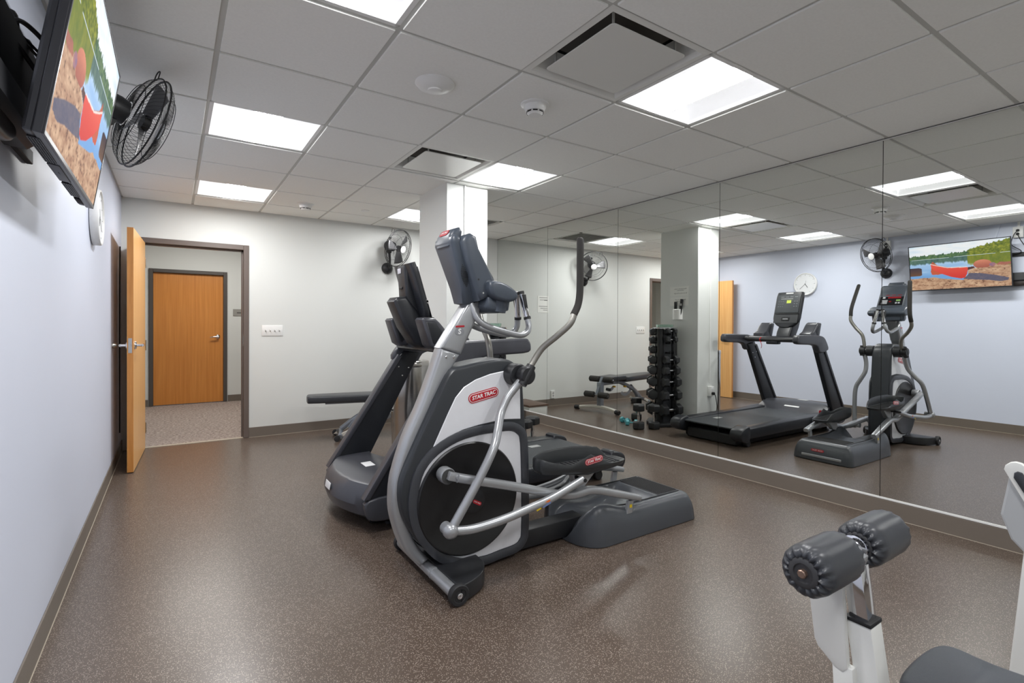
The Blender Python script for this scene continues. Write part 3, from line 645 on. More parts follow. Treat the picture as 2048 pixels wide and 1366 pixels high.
# crank arms + pedal bars + pedals
def side_parts(side, crank, bar, link, ped_x, ped_z, post):
    Y = lambda y: YE+side*(YE-y)
    cx, cz = crank
    bm = new_bm(); lathe(bm, [(.018,0),(.034,.004),(.038,.02),(.038,.060),(.035,.066),(0,.066)], (cx, Y(2.200), cz), (0,side,0), 28); cr = obj('crank_hub', bm, M_silver, ell)
    bm = new_bm(); lathe(bm, [(.034,0),(.034,.004),(.010,.004),(.010,.007),(0,.007)], (cx, Y(2.136), cz), (0,side,0), 28); hc = obj('crank_cap', bm, mat('cap_grey', (62,62,62), .5), cr)
    bm = new_bm(); tube(bm, [(x, Y(y), z) for x, y, z in bar], [.0225]*9+[.019], 16, flat=(.9, 1.2)); pb = obj('pedal_bar', bm, M_silver, ell)
    bm = new_bm(); obox(bm, (bar[0][0]-.01, Y(2.125), bar[0][2]+.004), (.03,0,-.010), (0,.018,0), (.006,0,.018), .003); cyl(bm, (bar[0][0], Y(2.10), bar[0][2]+.004), (bar[0][0], Y(2.15), bar[0][2]+.004), .010, 10); obj('knuckle', bm, M_silver, pb)
    bm = new_bm(); tube(bm, [(x, Y(y), z) for x, y, z in link], .0205, 24, 9); lk = obj('lower_link', bm, M_silver, ell)
    if side < 0:
        k = 7
        v = Vector((.42,0,.135)).normalized()
        M = frame_m((1.93, Y(2.045)-.0195, .327), (.95,0,.30), (-.30,0,.95))
        for dx, col, nm, wd in ((-.028,(232,200,30),'yellow_sticker',.028),(.022,(222,120,60),'orange_sticker',.052)):
            bm = new_bm(); t_ = new_bm(); box(t_, (dx-wd/2,-.008 if dx<0 else .001,0), (dx+wd/2,.012,.0008)); bmesh.ops.transform(t_, matrix=M, verts=t_.verts[:]); merge(bm, t_); obj(nm, bm, mat(nm, col, .5), lk, smooth=False)
        bm = new_bm(); t_ = new_bm(); box(t_, (-.003,-.011,0), (.048,.0,.0008)); bmesh.ops.transform(t_, matrix=M, verts=t_.verts[:]); merge(bm, t_); obj('blue_sticker', bm, mat('blue_sticker', (110,130,175), .5), lk, smooth=False)
    # pedal : footplate with raised rim
    px, pz = ped_x, ped_z
    yc = Y(2.140)
    pd_ = None
    a, b = .300, .090; NP_ = 48
    outline = []
    for q in range(NP_):
        t = 2*PI*q/NP_; c, s = math.cos(t), math.sin(t)
        ex = .45 if c > 0 else .95
        outline.append((math.copysign(abs(c)**ex, c)*a, math.copysign(abs(s)**.55, s)*b*(1.0 if c < 0 else 1-.12*c)))
    tilt = 0.0
    def lerp(u, T):
        if u <= T[0][0]: return T[0][1]
        for (u0, h0), (u1, h1) in zip(T, T[1:]):
            if u <= u1: k = (u-u0)/(u1-u0); k = k*k*(3-2*k); return h0+(h1-h0)*k
        return T[-1][1]
    OUT = [(-.30,.060),(-.24,.045),(-.18,.030),(-.11,.026),(-.07,.045),(.01,.070),(.07,.074),(.105,.050),(.13,.006),(.30,.004)]
    INN = [(-.30,.060),(-.20,.074),(.07,.078),(.20,.058),(.235,.030),(.25,.006),(.30,.004)]
    def P(u, v, h): return (px+u, yc+v, pz-.026-.03*u+h)
    def rimh(u, v):
        o_ = lerp(u, OUT); n_ = lerp(u, INN); k = max(0, min(1, .5+v*side/b*.9)); return n_*(1-k)+o_*k
    bm = new_bm()
    L0 = [bm.verts.new(P(u*.84, v*.70, -.046+.03*abs(u)/a)) for u, v in outline]
    L1 = [bm.verts.new(P(u*.97, v*.95, -.026+.012*abs(u)/a)) for u, v in outline]
    L2 = [bm.verts.new(P(u, v, .004)) for u, v in outline]
    L3 = [bm.verts.new(P(u, v, max(.005, rimh(u, v)-.009))) for u, v in outline]
    L4 = [bm.verts.new(P(u*.982, v*.94, rimh(u, v)+.001)) for u, v in outline]
    L5 = [bm.verts.new(P(u*.962, v*.87, max(.004, rimh(u, v)-.009))) for u, v in outline]
    L6 = [bm.verts.new(P(u*.95, v*.84, .002)) for u, v in outline]
    for A, B in ((L0,L1),(L1,L2),(L2,L3),(L3,L4),(L4,L5),(L5,L6)):
        for q in range(NP_): bm.faces.new((A[q], A[(q+1)%NP_], B[(q+1)%NP_], B[q]))
    bm.faces.new(L0); bm.faces.new(list(reversed(L6)))
    pe = obj('pedal', bm, mat('pedal_black', (44,46,48), .36, bump=.15, bscale=900), ell, angle=60)
    bm = new_bm()
    for q in range(15):
        u = -.18+q*.030; box(bm, (px+u-.005, yc-.055, pz-.026-.03*u), (px+u+.005, yc+.055, pz-.0205-.03*u))
    o = obj('tread_ribs', bm, M_rubber, pe, smooth=False); o['kind'] = 'stuff'
    # bracket under pedal
    bm = new_bm(); prism(bm, [(px-.075,pz-.060),(px+.12,pz-.052),(px+.01,pz-.150),(px-.05,pz-.160)], yc-.022+side*.005, yc+.022+side*.005, 'y', .006, 1); obj('pedal_bracket', bm, M_silver, pe)
    bm = new_bm(); cyl(bm, (link[-1][0], Y(2.035), link[-1][2]), (link[-1][0], Y(2.13), link[-1][2]), .010, 14); obj('pivot_pin', bm, M_dark, pe)
    M = frame_m((px+.020, yc+side*(b*.985+.0005), pz+.010), (-side, 0, -side*.10), (-.10, 0, 1))
    bm = new_bm(); pill(bm, M, .128, .034, .0015); bdg = obj('badge', bm, M_red, pe)
    Mq = M.copy(); Mq.translation += Vector((0, side*.0018, 0)); bm = new_bm(); pill(bm, Mq, .120, .028, .0004); obj('badge_rim', bm, M_badgew, pe)
    Mq = M.copy(); Mq.translation += Vector((0, side*.0024, 0)); bm = new_bm(); pill(bm, Mq, .116, .024, .0004); obj('badge_field', bm, M_red, pe)
    Mq = M.copy(); Mq.translation += Vector((0, side*.0032, 0)); obj('badge_lettering', text_bm('STAR TRAC', .018, Mq, .0003, .18, .0004, .100), M_badgew, pe, smooth=False)
    # support post to roller
    x, z = post
    bm = new_bm(); prism(bm, [(x-.018,z-.012),(x+.020,z-.012),(x+.010,z-.085),(x-.034,z-.085)], Y(2.088)-.011, Y(2.088)+.011, 'y', .002, 1); obj('roller_post', bm, M_silver, ell)
    if side < 0:
        bm = new_bm(); box(bm, (x-.012, Y(2.088)-.0122, z-.052), (x+.006, Y(2.088)-.011, z-.034)); obj('warning_sticker', bm, mat('yellow_sticker', (232,200,30), .5), ell, smooth=False)
near_bar = [(1.500,2.118,.513),(1.62,2.112,.478),(1.80,2.108,.425),(2.02,2.106,.355),(2.14,2.104,.322),(2.21,2.100,.318),(2.29,2.096,.324),(2.37,2.092,.308),(2.50,2.089,.268),(2.672,2.086,.216)]
near_link = [(1.440,2.044,.303),(1.545,2.038,.293),(1.70,2.032,.305),(1.83,2.036,.322),(1.97,2.046,.340),(2.08,2.052,.365),(2.215,2.060,.402)]
side_parts(-1, (1.467,.519), near_bar, near_link, 2.268, .486, (2.60,.226))
fb = [(x+.315, y, z+dz) for (x, y, z), dz in zip(near_bar, (-.286,-.262,-.225,-.165,-.115,-.07,-.03,-.015,0,.012))]
fl = [(jf[0]+(x-1.440), y, jf[2]+(z-.303)+((x-1.44)/.775)*.02) for x, y, z in near_link]
side_parts(1, (1.773,.219), fb, fl, 2.583, .353, (2.915,.236))

# console
Mc = mat('console_slate', (66,73,83), .36, bump=.12, bscale=900)
bm = new_bm(); prism(bm, [(1.516,1.612),(1.519,1.640),(1.535,1.656),(1.570,1.640),(1.668,1.42),(1.690,1.335),(1.655,1.318),(1.603,1.325),(1.588,1.40)], YE-.106, YE+.106, 'y', .026, 4)
for v in bm.verts: v.co.y = YE+(v.co.y-YE)*(.52+.48*min(1, max(0, (v.co.z-1.33)/.20)))
cs = obj('console_back', bm, Mc, ell, angle=50)
bm = new_bm(); prism(bm, [(1.516,1.600),(1.518,1.652),(1.538,1.684),(1.573,1.696),(1.588,1.675),(1.575,1.60)], YE-.080, YE+.080, 'y', .018, 3); cpz = obj('console_cap', bm, Mc, cs, angle=50)
M = frame_m((1.5270, YE+.002, 1.6690), (0,-1,0), (.53,0,.85)); bm = new_bm(); pill(bm, M, .092, .032, .0018); obj('badge', bm, M_red, cs)
Mq = M.copy(); Mq.translation += Vector((-.0019,0,.0016)); obj('badge_lettering', text_bm('STAR TRAC', .016, Mq, .0003, .15, 0, .074), M_badgew, cs, smooth=False)
bm = new_bm(); prism(bm, [(1.556,1.616),(1.576,1.650),(1.608,1.664),(1.640,1.650),(1.655,1.592),(1.748,1.440),(1.745,1.400),(1.705,1.350),(1.660,1.335),(1.642,1.38),(1.596,1.50)], YE-.128, YE+.128, 'y', .022, 4); cf = obj('console_front', bm, Mc, ell, angle=50)
# loudspeaker slots on the side of the back shell
for q in range(14):
    t = q/13; h = math.sin(PI*(t*.9+.05))*.022
    cx_, cz_ = 1.574+.036*t, 1.508-.100*t
    bm = new_bm(); obox(bm, (cx_, YE-.106*(.52+.48*min(1, (cz_-1.33)/.20))-.0004, cz_), (h*.85,0,h*.12), (0,.0006,0), (0,0,.0018)); obj('grille_slot', bm, M_dark, cs, smooth=False)
bm = new_bm(); lathe(bm, [(.020,0),(.020,.004),(.017,.005),(0,.005)], (1.705, YE-.127, 1.420), (0,-1,0), 24); obj('side_button', bm, Mc, cf)
for x, z in ((1.675,1.375),(1.648,1.44)):
    bm = new_bm(); lathe(bm, [(.005,0),(.005,.001),(0,.001)], (x, YE-.1275, z), (0,-1,0), 10); obj('screw', bm, M_chrome if z < 1.4 else M_dark, cf)
tr = smooth2([(1.69,1.428),(1.755,1.432),(1.816,1.408),(1.853,1.380),(1.852,1.350),(1.81,1.333),(1.74,1.342),(1.70,1.37)], 2)
bm = new_bm(); prism(bm, tr, YE-.170, YE+.170, 'y', .016, 3); ty = obj('accessory_tray', bm, Mc, ell, angle=55)
for s in (-1, 1):
    bm = new_bm(); lathe(bm, [(.040,0),(.046,.07),(.050,.075)], (1.772, YE+s*.105, 1.283), (.12,0,1), 24); obj('cup_holder', bm, Mc, ty)
    bm = new_bm(); lathe(bm, [(.040,0),(.040,.002),(0,.002)], (1.790, YE+s*.105, 1.405), (.5,0,1), 24); obj('cup_opening', bm, M_dark, ty)
bm = new_bm(); prism(bm, [(1.70,1.36),(1.835,1.345),(1.825,1.292),(1.77,1.278),(1.71,1.284),(1.688,1.31)], YE-.135, YE+.135, 'y', .02, 3); obj('tray_underside', bm, Mc, ty, angle=55)
# display facing the user
dpx = Vector((1.748-1.650, 0, 1.440-1.585)); dpx.normalize(); O0 = Vector((1.700, YE, 1.5125)) + Vector((.145,0,.098)).normalized()*.0005
Md = frame_m(O0, (0,1,0), -dpx)
def plate(name, u0, u1, v0, v1, h, mt, parent):
    t_ = new_bm(); box(t_, (u0, v0, 0), (u1, v1, h), min(.002, h*.4), 1); bmesh.ops.transform(t_, matrix=Md, verts=t_.verts[:]); return obj(name, t_, mt, parent)
dp = plate('display_panel', -.108, .108, -.078, .082, .004, mat('display_black', (20,20,24), .25), cf)
Mled = mat('red_led', (128,14,24), .4, emit=.12)
plate('brand_strip', -.035, .035, .064, .074, .0052, M_red, dp)
for u in (-.085, -.032, .02): plate('led_window', u, u+.04, .045, .056, .0055, Mled, dp)
plate('led_matrix', -.085, .035, .008, .032, .0055, Mled, dp)
plate('round_key', .058, .082, .006, .030, .007, mat('light_key', (190,192,196), .4), dp)
plate('start_key', -.085, -.045, -.03, -.008, .007, mat('green_key', (130,170,100), .4), dp)
plate('led_window', -.005, .018, -.040, -.024, .0055, Mled, dp)
for q in range(4): plate('key', .030, .085, -.022-.013*q, -.012-.013*q, .006, mat('light_key', (190,192,196), .4), dp)
for u in (-.085, -.06): plate('key', u, u+.018, -.060, -.042, .006, mat('light_key', (190,192,196), .4), dp)
# fixed handlebars
for s in (-1, 1):
    Yh = lambda d: YE+s*d
    bm = new_bm(); tube(bm, [(1.655,Yh(.035),1.335),(1.662,Yh(.045),1.300),(1.685,Yh(.060),1.245),(1.735,Yh(.068),1.212),(1.84,Yh(.072),1.182),(1.93,Yh(.072),1.166),(1.978,Yh(.066),1.180),(1.998,Yh(.056),1.215),(1.994,Yh(.046),1.262)], .0165, 14); hb = obj('fixed_handle', bm, M_silver, ell)
    bm = new_bm(); cyl(bm, (1.996,Yh(.045),1.258), (1.972,Yh(.020),1.388), .0165, 16); obj('pulse_grip', bm, M_chrome, hb)
    bm = new_bm(); cyl(bm, (1.9975,Yh(.0465),1.250), (1.995,Yh(.044),1.264), .0195, 16); obj('grip_collar', bm, M_dark, hb)
    bm = new_bm(); cyl(bm, (1.9725,Yh(.0205),1.385), (1.970,Yh(.018),1.400), .0185, 16); obj('grip_cap', bm, M_dark, hb)
    bm = new_bm(); obox(bm, (1.984-.0, Yh(.0325)+s*.0155, 1.323), (.010,0,0), (0,.003,0), (-.011,-.0*s,.060), .001); obj('grip_split', bm, M_dark, hb)

# rear housing (lofted over a grid)
def sstep(a, b, x):
    t = max(0, min(1, (x-a)/(b-a))); return t*t*(3-2*t)
x0, x1, hw = 2.255, 3.165, .256
NX, NY = 72, 56
bm = new_bm(); grid = []
for i in range(NX+1):
    w_ = i/NX; u = w_**1.6*(1-.0*w_); x = x0+(x1-x0)*u; row = []
    k_ = min(1, u/.17); half = hw*(.22+.78*(1-(1-k_)**2.2)**(1/2.2))
    k2 = max(0, (u-.955)/.045); half -= .030*(1-math.sqrt(max(0, 1-k2*k2)))
    for j in range(NY+1):
        v = -1+2*j/NY; v = math.copysign(abs(v)**.8, v); y = YE+v*half
        edge = min(1, (1-abs(v))*half/.075)
        prof = (1-(1-edge)**2.6)**(1/1.7)
        crest = .160+.045*math.exp(-((u-.17)/.13)**2)
        top = crest*(1-(1-min(1, u/.13))**2.2)**(1/1.5)
        ek = min(1, (1-u)*(x1-x0)/.075); endp = (1-(1-ek)**2.4)**(1/1.9)
        h = top*prof*(.25+.75*endp)
        rb = sstep(.72, .52, abs(v))*(1-sstep(.60, .72, u))
        h -= (.100*(1-u)**1.4+.022)*rb
        row.append(bm.verts.new((x, y, .012+max(h, .0))))
    grid.append(row)
for i in range(NX):
    for j in range(NY): bm.faces.new((grid[i][j], grid[i+1][j], grid[i+1][j+1], grid[i][j+1]))
bnd = [grid[0][j] for j in range(NY+1)] + [grid[i][NY] for i in range(1, NX+1)] + [grid[NX][j] for j in range(NY-1, -1, -1)] + [grid[i][0] for i in range(NX-1, 0, -1)]
low = [bm.verts.new((v.co.x, v.co.y, .004)) for v in bnd]
for k in range(len(bnd)):
    bm.faces.new((bnd[k], bnd[(k+1)%len(bnd)], low[(k+1)%len(bnd)], low[k]))
hs = obj('rear_housing', bm, M_char, ell, angle=50)
bm = new_bm(); box(bm, (2.905, YE-.165, .150), (3.085, YE+.165, .1755), .004, 1); rp = obj('rear_step_pad', bm, M_rubber, hs)
bm = new_bm()
for q in range(15): box(bm, (2.912+q*.0115, YE-.158, .175), (2.917+q*.0115, YE+.158, .178))
o = obj('step_ribs', bm, M_rubber, hs, smooth=False); o['kind'] = 'stuff'
for s in (-1, 1):
    bm = new_bm(); tube(bm, [(2.52, YE+s*.178, .183), (2.62, YE+s*.178, .175), (2.80, YE+s*.178, .1735), (3.08, YE+s*.178, .1725)], .0035, 6, 0); obj('roller_slot', bm, M_dark, hs)
    bm = new_bm(); cyl(bm, (2.5 if s<0 else 2.55, YE+s*.205, .030), (2.5 if s<0 else 2.55, YE+s*.23, .030), .016, 14); obj('foot', bm, M_rubber, hs)
M = frame_m((3.1655, YE+.03, .098), (0,1,0), (-.1,0,1)); bm = new_bm(); pill(bm, M, .11, .022, .002); obj('badge', bm, M_red, hs)
Mq = M.copy(); Mq.translation += Vector((.0026,0,0)); obj('badge_lettering', text_bm('STAR TRAC', .015, Mq, .0003, .15, 0, .09), M_badgew, hs, smooth=False)
bm = new_bm(); box(bm, (3.150, YE-.17, .034), (3.174, YE+.17, .056), .005, 2); obj('rear_grab_bar', bm, M_silver, hs)

# ================================================================== treadmill
YT = 3.355
tm = thing('treadmill', 'black motor treadmill with grey handrails standing behind the elliptical trainer', 'treadmill', (2.35, YT, 0))
Mt = mat('treadmill_black', (33,35,40), .38, bump=.12, bscale=900); Mr = mat('treadmill_grey', (66,67,73), .33, bump=.12, bscale=900)
# motor hood
bm = new_bm(); rows = []
NYH = 28
for j in range(NYH+1):
    v = -1+2*j/NYH; y = YT+v*.405
    xf = 1.225+.115*abs(v)**2.2
    dz = -.018*abs(v)**3
    prof = [(xf+.06,.075),(xf+.02,.10),(xf,.16),(xf+.015,.225),(xf+.055,.272),(xf+.075,.280),(xf+.20,.300+dz),(xf+.29,.302+dz),(1.60+.03*abs(v),.285+dz),(1.68+.03*abs(v),.250+dz),(1.76,.205),(1.82,.188),(1.82,.09)]
    rows.append([bm.verts.new((p[0], y, p[1])) for p in prof])
for a, b in zip(rows, rows[1:]):
    for k in range(len(a)-1): bm.faces.new((a[k], a[k+1], b[k+1], b[k]))
    bm.faces.new((a[-1], a[0], b[0], b[-1]))
bm.faces.new(rows[0]); bm.faces.new(list(reversed(rows[-1])))
hd = obj('motor_hood', bm, Mr, tm, angle=28)
bm = new_bm(); cyl(bm, (1.36, YT, .286), (1.36, YT, .292), .001, 6); bm.free()
bm = new_bm(); obox(bm, (1.475, YT-.02, .3035), (.032,0,.001), (0,.055,0), (0,0,.0012), .0008); obj('hood_label', bm, M_badgew, hd)
bm = new_bm(); obox(bm, (1.70, YT, .2415), (.011,0,-.006), (0,.09,0), (.0006,0,.0012), .0005); obj('hood_badge', bm, M_badgew, hd)
bm = new_bm(); obox(bm, (1.2255, YT+.0, .205), (.001,0,.001), (0,.055,0), (.004,0,.020), .0005); obj('nose_badge', bm, M_badgew, hd)
bm = new_bm(); box(bm, (1.40, YT-.30, .012), (3.30, YT+.30, .115), .01, 1); obj('underframe', bm, M_dark, tm)
for x, s in ((1.52,-1),(1.52,1),(3.15,-1),(3.15,1)):
    bm = new_bm(); lathe(bm, [(.028,0),(.028,.016),(.014,.022),(.014,.06)], (x, YT+s*.30, 0), (0,0,1), 16); obj('foot', bm, M_rubber, tm)
bm = new_bm(); prism(bm, [(1.80,.165),(3.30,.165),(3.335,.180),(3.335,.188),(3.31,.196),(1.80,.196)], YT-.305, YT+.305, 'y', .002, 1); bt = obj('running_belt', bm, mat('belt', (50,54,58), .55, bump=.3, bscale=1200), tm)
bm = new_bm(); obox(bm, (2.95, YT+.16, .1966), (.05,0,0), (0,.03,0), (0,0,.0006)); obj('belt_print', bm, mat('belt_print', (170,172,170), .6), bt, smooth=False)
for s in (-1, 1):
    bm = new_bm(); prism(bm, [(1.62,.10),(3.36,.10),(3.385,.12),(3.38,.185),(3.33,.206),(1.62,.214)], YT+s*.305, YT+s*.425, 'y', .012, 2); obj('side_rail', bm, Mt, tm, angle=45)
    bm = new_bm(); prism(bm, smooth2([(3.28,.075),(3.385,.085),(3.425,.13),(3.415,.185),(3.36,.216),(3.27,.220)], 3), YT+s*.30, YT+s*.432, 'y', .012, 2); obj('rear_corner_cap', bm, Mt, tm, angle=45)
    bm = new_bm(); cyl(bm, (3.20, YT+s*.33, .040), (3.20, YT+s*.37, .040), .038, 16, .006); obj('roller_wheel', bm, M_rubber, tm)
    # lower side cover
    bm = new_bm(); prism(bm, smooth2([(1.345,.205),(1.33,.13),(1.365,.085),(1.50,.072),(2.0,.072),(2.06,.10),(2.06,.19),(1.95,.212),(1.6,.218)], 3), YT+s*.395, YT+s*.450, 'y', .016, 3); obj('side_cover', bm, Mr, tm, angle=45)
    # upright
    bm = new_bm(); prism(bm, [(1.335,.200),(1.845,.985),(1.885,1.02),(2.015,1.00),(1.985,.955),(1.595,.212)], YT+s*.383, YT+s*.437, 'y', .010, 2); up = obj('upright', bm, Mt, tm, angle=45)
    bm = new_bm()
    prism(bm, [(1.318,.21),(1.83,.995),(1.86,.975),(1.352,.205)], YT+s*.372, YT+s*.448, 'y', .008, 2); obj('upright_edge', bm, Mr, up, angle=45)
    for x, z in ((1.835,.90),(1.915,.89),(1.865,.83)):
        bm = new_bm(); lathe(bm, [(.006,0),(.006,.002),(0,.003)], (x, YT+s*.383-s*.0005, z), (0,-s,0), 10); obj('bolt', bm, M_chrome, up)
    # handrail with shoulder
    bm = new_bm(); prism(bm, smooth2([(1.80,.955),(1.85,1.06),(1.93,1.112),(2.10,1.122),(2.40,1.128),(2.448,1.118),(2.468,1.075),(2.448,1.032),(2.30,1.022),(2.14,1.015),(2.045,.99),(1.985,.925)], 3), YT+s*.405, YT+s*.472, 'y', .020, 3); obj('handrail', bm, Mr, tm, angle=50)
# crossbars
bm = new_bm(); prism(bm, smooth2([(1.83,1.045),(1.86,1.09),(1.95,1.105),(2.02,1.09),(2.02,1.055),(1.93,1.03)], 2), YT-.41, YT+.41, 'y', .004, 1); cbx = obj('console_crossbar', bm, Mt, tm, angle=50)
bm = new_bm(); tube(bm, [(1.98, YT-.40, 1.085),(2.08, YT-.37, 1.078),(2.13, YT-.30, 1.068),(2.145, YT, 1.062),(2.13, YT+.30, 1.068),(2.08, YT+.37, 1.078),(1.98, YT+.40, 1.085)], .020, 12); obj('front_grip_bar', bm, M_rubber, tm)
bm = new_bm(); box(bm, (2.075, YT-.07, 1.010), (2.16, YT+.07, 1.058), .012, 2); obj('control_pod', bm, Mt, tm)
bm = new_bm(); tube(bm, [(2.145, YT+.14, 1.090),(2.17, YT+.14, 1.065),(2.145, YT+.14, 1.035),(2.12, YT+.14, 1.062),(2.145, YT+.14, 1.090)], .005, 6)
tube(bm, [(2.16, YT+.14, 1.05),(2.16,YT+.12,1.0),(2.15,YT+.13,.96)], .003, 6); obj('safety_cord', bm, mat('safety_red', (190,32,36), .5), tm)
# console housing, head, bottle pods
bm = new_bm(); prism(bm, [(1.628,1.372),(1.650,1.402),(1.712,1.408),(1.80,1.31),(1.905,1.16),(1.93,1.09),(1.85,1.055),(1.775,1.09),(1.70,1.20)], YT-.085, YT+.085, 'y', .022, 3); obj('console_housing', bm, Mt, tm, angle=50)
hp = [(1.752,1.640),(1.722,1.634),(1.700,1.615),(1.690,1.56),(1.742,1.43),(1.785,1.30),(1.815,1.235),(1.865,1.215),(1.888,1.245),(1.875,1.32),(1.830,1.475),(1.785,1.62)]
# head tapers towards its rounded bottom
bm = new_bm(); NZ = 18
face_top = Vector((1.755, 0, 1.640)); face_bot = Vector((1.885, 0, 1.215)); dirv = (face_bot-face_top); nrm = Vector((dirv.z*-1, 0, dirv.x)).normalized()
if nrm.x < 0: nrm = -nrm
nrm = Vector((abs(dirv.z), 0, dirv.x)).normalized()
rowsF = []; rowsM = []; rowsB = []
for i in range(NZ+1):
    t = i/NZ; c = face_top+dirv*t
    wd = .165 if t < .72 else .165*math.sqrt(max(0, 1-((t-.72)/.30)**2))
    wd *= (1-.06*max(0, .10-t)/.10)
    wd = max(wd, .02)
    rowsF.append((c, wd)); 
th = .055
def ringpt(c, wd, a):
    ca, sa = math.cos(a), math.sin(a)
    return Vector((c.x, YT, c.z)) + Vector((0, math.copysign(abs(ca)**.5, ca)*wd, 0)) - nrm*(th/2) + nrm*(math.copysign(abs(sa)**.5, sa)*th/2)
rr_ = []
for c, wd in rowsF: rr_.append([bm.verts.new(ringpt(c, wd, 2*PI*k/20)) for k in range(20)])
for a, b in zip(rr_, rr_[1:]):
    for k in range(20): bm.faces.new((a[k], a[(k+1)%20], b[(k+1)%20], b[k]))
bm.faces.new(rr_[0]); bm.faces.new(list(reversed(rr_[-1])))
hdp = obj('console_head', bm, Mt, tm, angle=50)
Mh = frame_m(Vector((face_top.x, YT, face_top.z))+nrm*.0005, (0,1,0), -dirv)
def hplate(name, u0, u1, v0, v1, h, mt):
    t_ = new_bm(); box(t_, (u0, -v1, 0), (u1, -v0, h), min(.003, h*.4), 1); bmesh.ops.transform(t_, matrix=Mh, verts=t_.verts[:]); return obj(name, t_, mt, hdp)
hplate('screen', -.140, .140, .035, .265, .003, mat('console_screen', (62,66,70), .22))
hplate('brand_strip', -.045, .045, .008, .024, .003, M_badgew)
hplate('lower_panel', -.145, .145, .288, .395, .003, mat('panel_dark', (58,60,63), .3))
hplate('control_key', -.05, .05, .325, .370, .008, mat('key_dark', (28,29,31), .25)); hplate('key_mark', -.035, .035, .340, .352, .009, mat('light_key', (190,192,196), .4))
hplate('lcd_window', -.035, .020, .105, .145, .004, mat('lcd_green', (190,205,70), .4, emit=.35))
hplate('display_bar', -.055, .095, .083, .093, .004, mat('grey_key', (160,160,158), .5))
for u in (-.11,-.055,.0,.055): hplate('readout', u, u+.042, .058, .070, .004, mat('dim_text', (120,124,126), .5))
for q in range(3):
    for u in (-.115, -.085, .055, .080, .105): hplate('key', u, u+.016, .115+q*.032, .127+q*.032, .004, mat('key_grey', (100,104,108), .4))
hplate('divider', -.150, .150, .268, .284, .006, mat('key_dark', (28,29,31), .25))
# back of the head: tapered yoke with a light label
bm = new_bm(); prism(bm, [(1.700,1.600),(1.705,1.625),(1.735,1.625),(1.84,1.26),(1.79,1.22),(1.715,1.40),(1.712,1.46)], YT-.075, YT+.075, 'y', .020, 3); yk = obj('head_back_cover', bm, Mt, hdp, angle=50)
bm = new_bm(); obox(bm, (1.6995, YT+.02, 1.585), (.001,0,.002), (0,.030,0), (-.001,0,.016), .001); obj('back_label', bm, mat('label_grey', (196,196,204), .4), hdp)
bm = new_bm(); obox(bm, (1.708, YT+.01, 1.468), (.003,0,0), (0,.028,0), (0,0,.008), .002); obj('cable_slot', bm, M_dark, hdp)
for s in (-1, 1):
    yc = YT+s*.283
    bm = new_bm(); prism(bm, [(1.712,1.250),(1.725,1.264),(1.800,1.262),(1.835,1.232),(1.895,1.165),(1.965,1.135),(1.965,1.095),(1.80,1.062),(1.765,1.085)], yc-.070, yc+.070, 'y', .018, 3); bp = obj('bottle_pod', bm, Mr, tm, angle=50)
    bm = new_bm(); prism(bm, [(1.735,1.236),(1.796,1.236),(1.860,1.162),(1.80,1.090),(1.785,1.095)], yc-.0725, yc+.0725, 'y', .006, 2); obj('pod_side_panel', bm, Mt, bp, angle=50)
    bm = new_bm(); box(bm, (1.742, yc-.050, 1.262), (1.800, yc+.050, 1.266), .001, 1); obj('pod_opening', bm, M_dark, bp)

# ================================================================== television on the left wall
BL = Vector((.142,2.670,1.677)); BR = Vector((.145,1.703,1.684)); TL = Vector((.229,2.685,2.235))
uu = (BL-BR); TW = uu.length; uu.normalize()
vv = (TL-BL); TH = vv.length; vv = (vv-uu*vv.dot(uu)).normalized(); TH = .565
nn = vv.cross(uu); nn = nn if nn.x > 0 else -nn
tv = thing('television', 'wall-mounted flat television showing a red canoe on a lake shore', 'television', tuple(BR+uu*TW/2))
def TP(a, b, c): return BR + uu*a + vv*b + nn*c       # a along width from the near end, b up, c out of the screen
def tbox(bm, a0, a1, b0, b1, c0, c1, bev=0.0):
    obox(bm, TP((a0+a1)/2, (b0+b1)/2, (c0+c1)/2), uu*(a1-a0)/2, vv*(b1-b0)/2, nn*(c1-c0)/2, bev)
Mbz = mat('television_black', (44,44,48), .35)
bm = new_bm(); tbox(bm, 0, TW, 0, TH, -.022, 0, .003); tbox(bm, .012, TW-.012, .002, TH*.80, -.044, -.018, .008); 
obj('body', bm, Mbz, tv, smooth=False)
bm = new_bm()
for a0, a1, b0, b1 in ((0,TW,0,.013),(0,TW,TH-.009,TH),(0,.009,0,TH),(TW-.009,TW,0,TH)): tbox(bm, a0, a1, b0, b1, -.002, .003, .001)
obj('bezel', bm, Mbz, tv, smooth=False)
bm = new_bm(); tbox(bm, .16, TW-.16, .06, TH*.60, -.062, -.040, .012); bk = obj('rear_bulge', bm, Mbz, tv)
for a0, aw in ((.06, .24), (.56, .20)):
    bm = new_bm(); tbox(bm, a0, a0+aw, -.0006, .004, -.040, -.016); vt = obj('vent_recess', bm, mat('vent_black', (10,10,11), .8), tv, smooth=False)
    bm = new_bm(); nq = int(aw/.0125)
    for q in range(nq+1): tbox(bm, a0+q*aw/nq-.0013, a0+q*aw/nq+.0013, -.0022, .0, -.040, -.016)
    for r in range(5): tbox(bm, a0, a0+aw, -.0022, .0, -.040+r*.006-.0008, -.040+r*.006+.0008)
    o = obj('vent_grid', bm, Mbz, tv, smooth=False); o['kind'] = 'stuff'
bm = new_bm(); tbox(bm, .32, .53, -.0025, .002, -.041, -.012, .001); tbox(bm, .41, .43, -.0035, -.002, -.028, -.025); obj('bottom_hatch', bm, mat('hatch_grey', (76,76,80), .5), tv)
bm = new_bm(); tbox(bm, .80, .90, -.002, .002, -.038, -.020, .001); obj('end_slot', bm, mat('vent_black', (10,10,11), .8), tv)
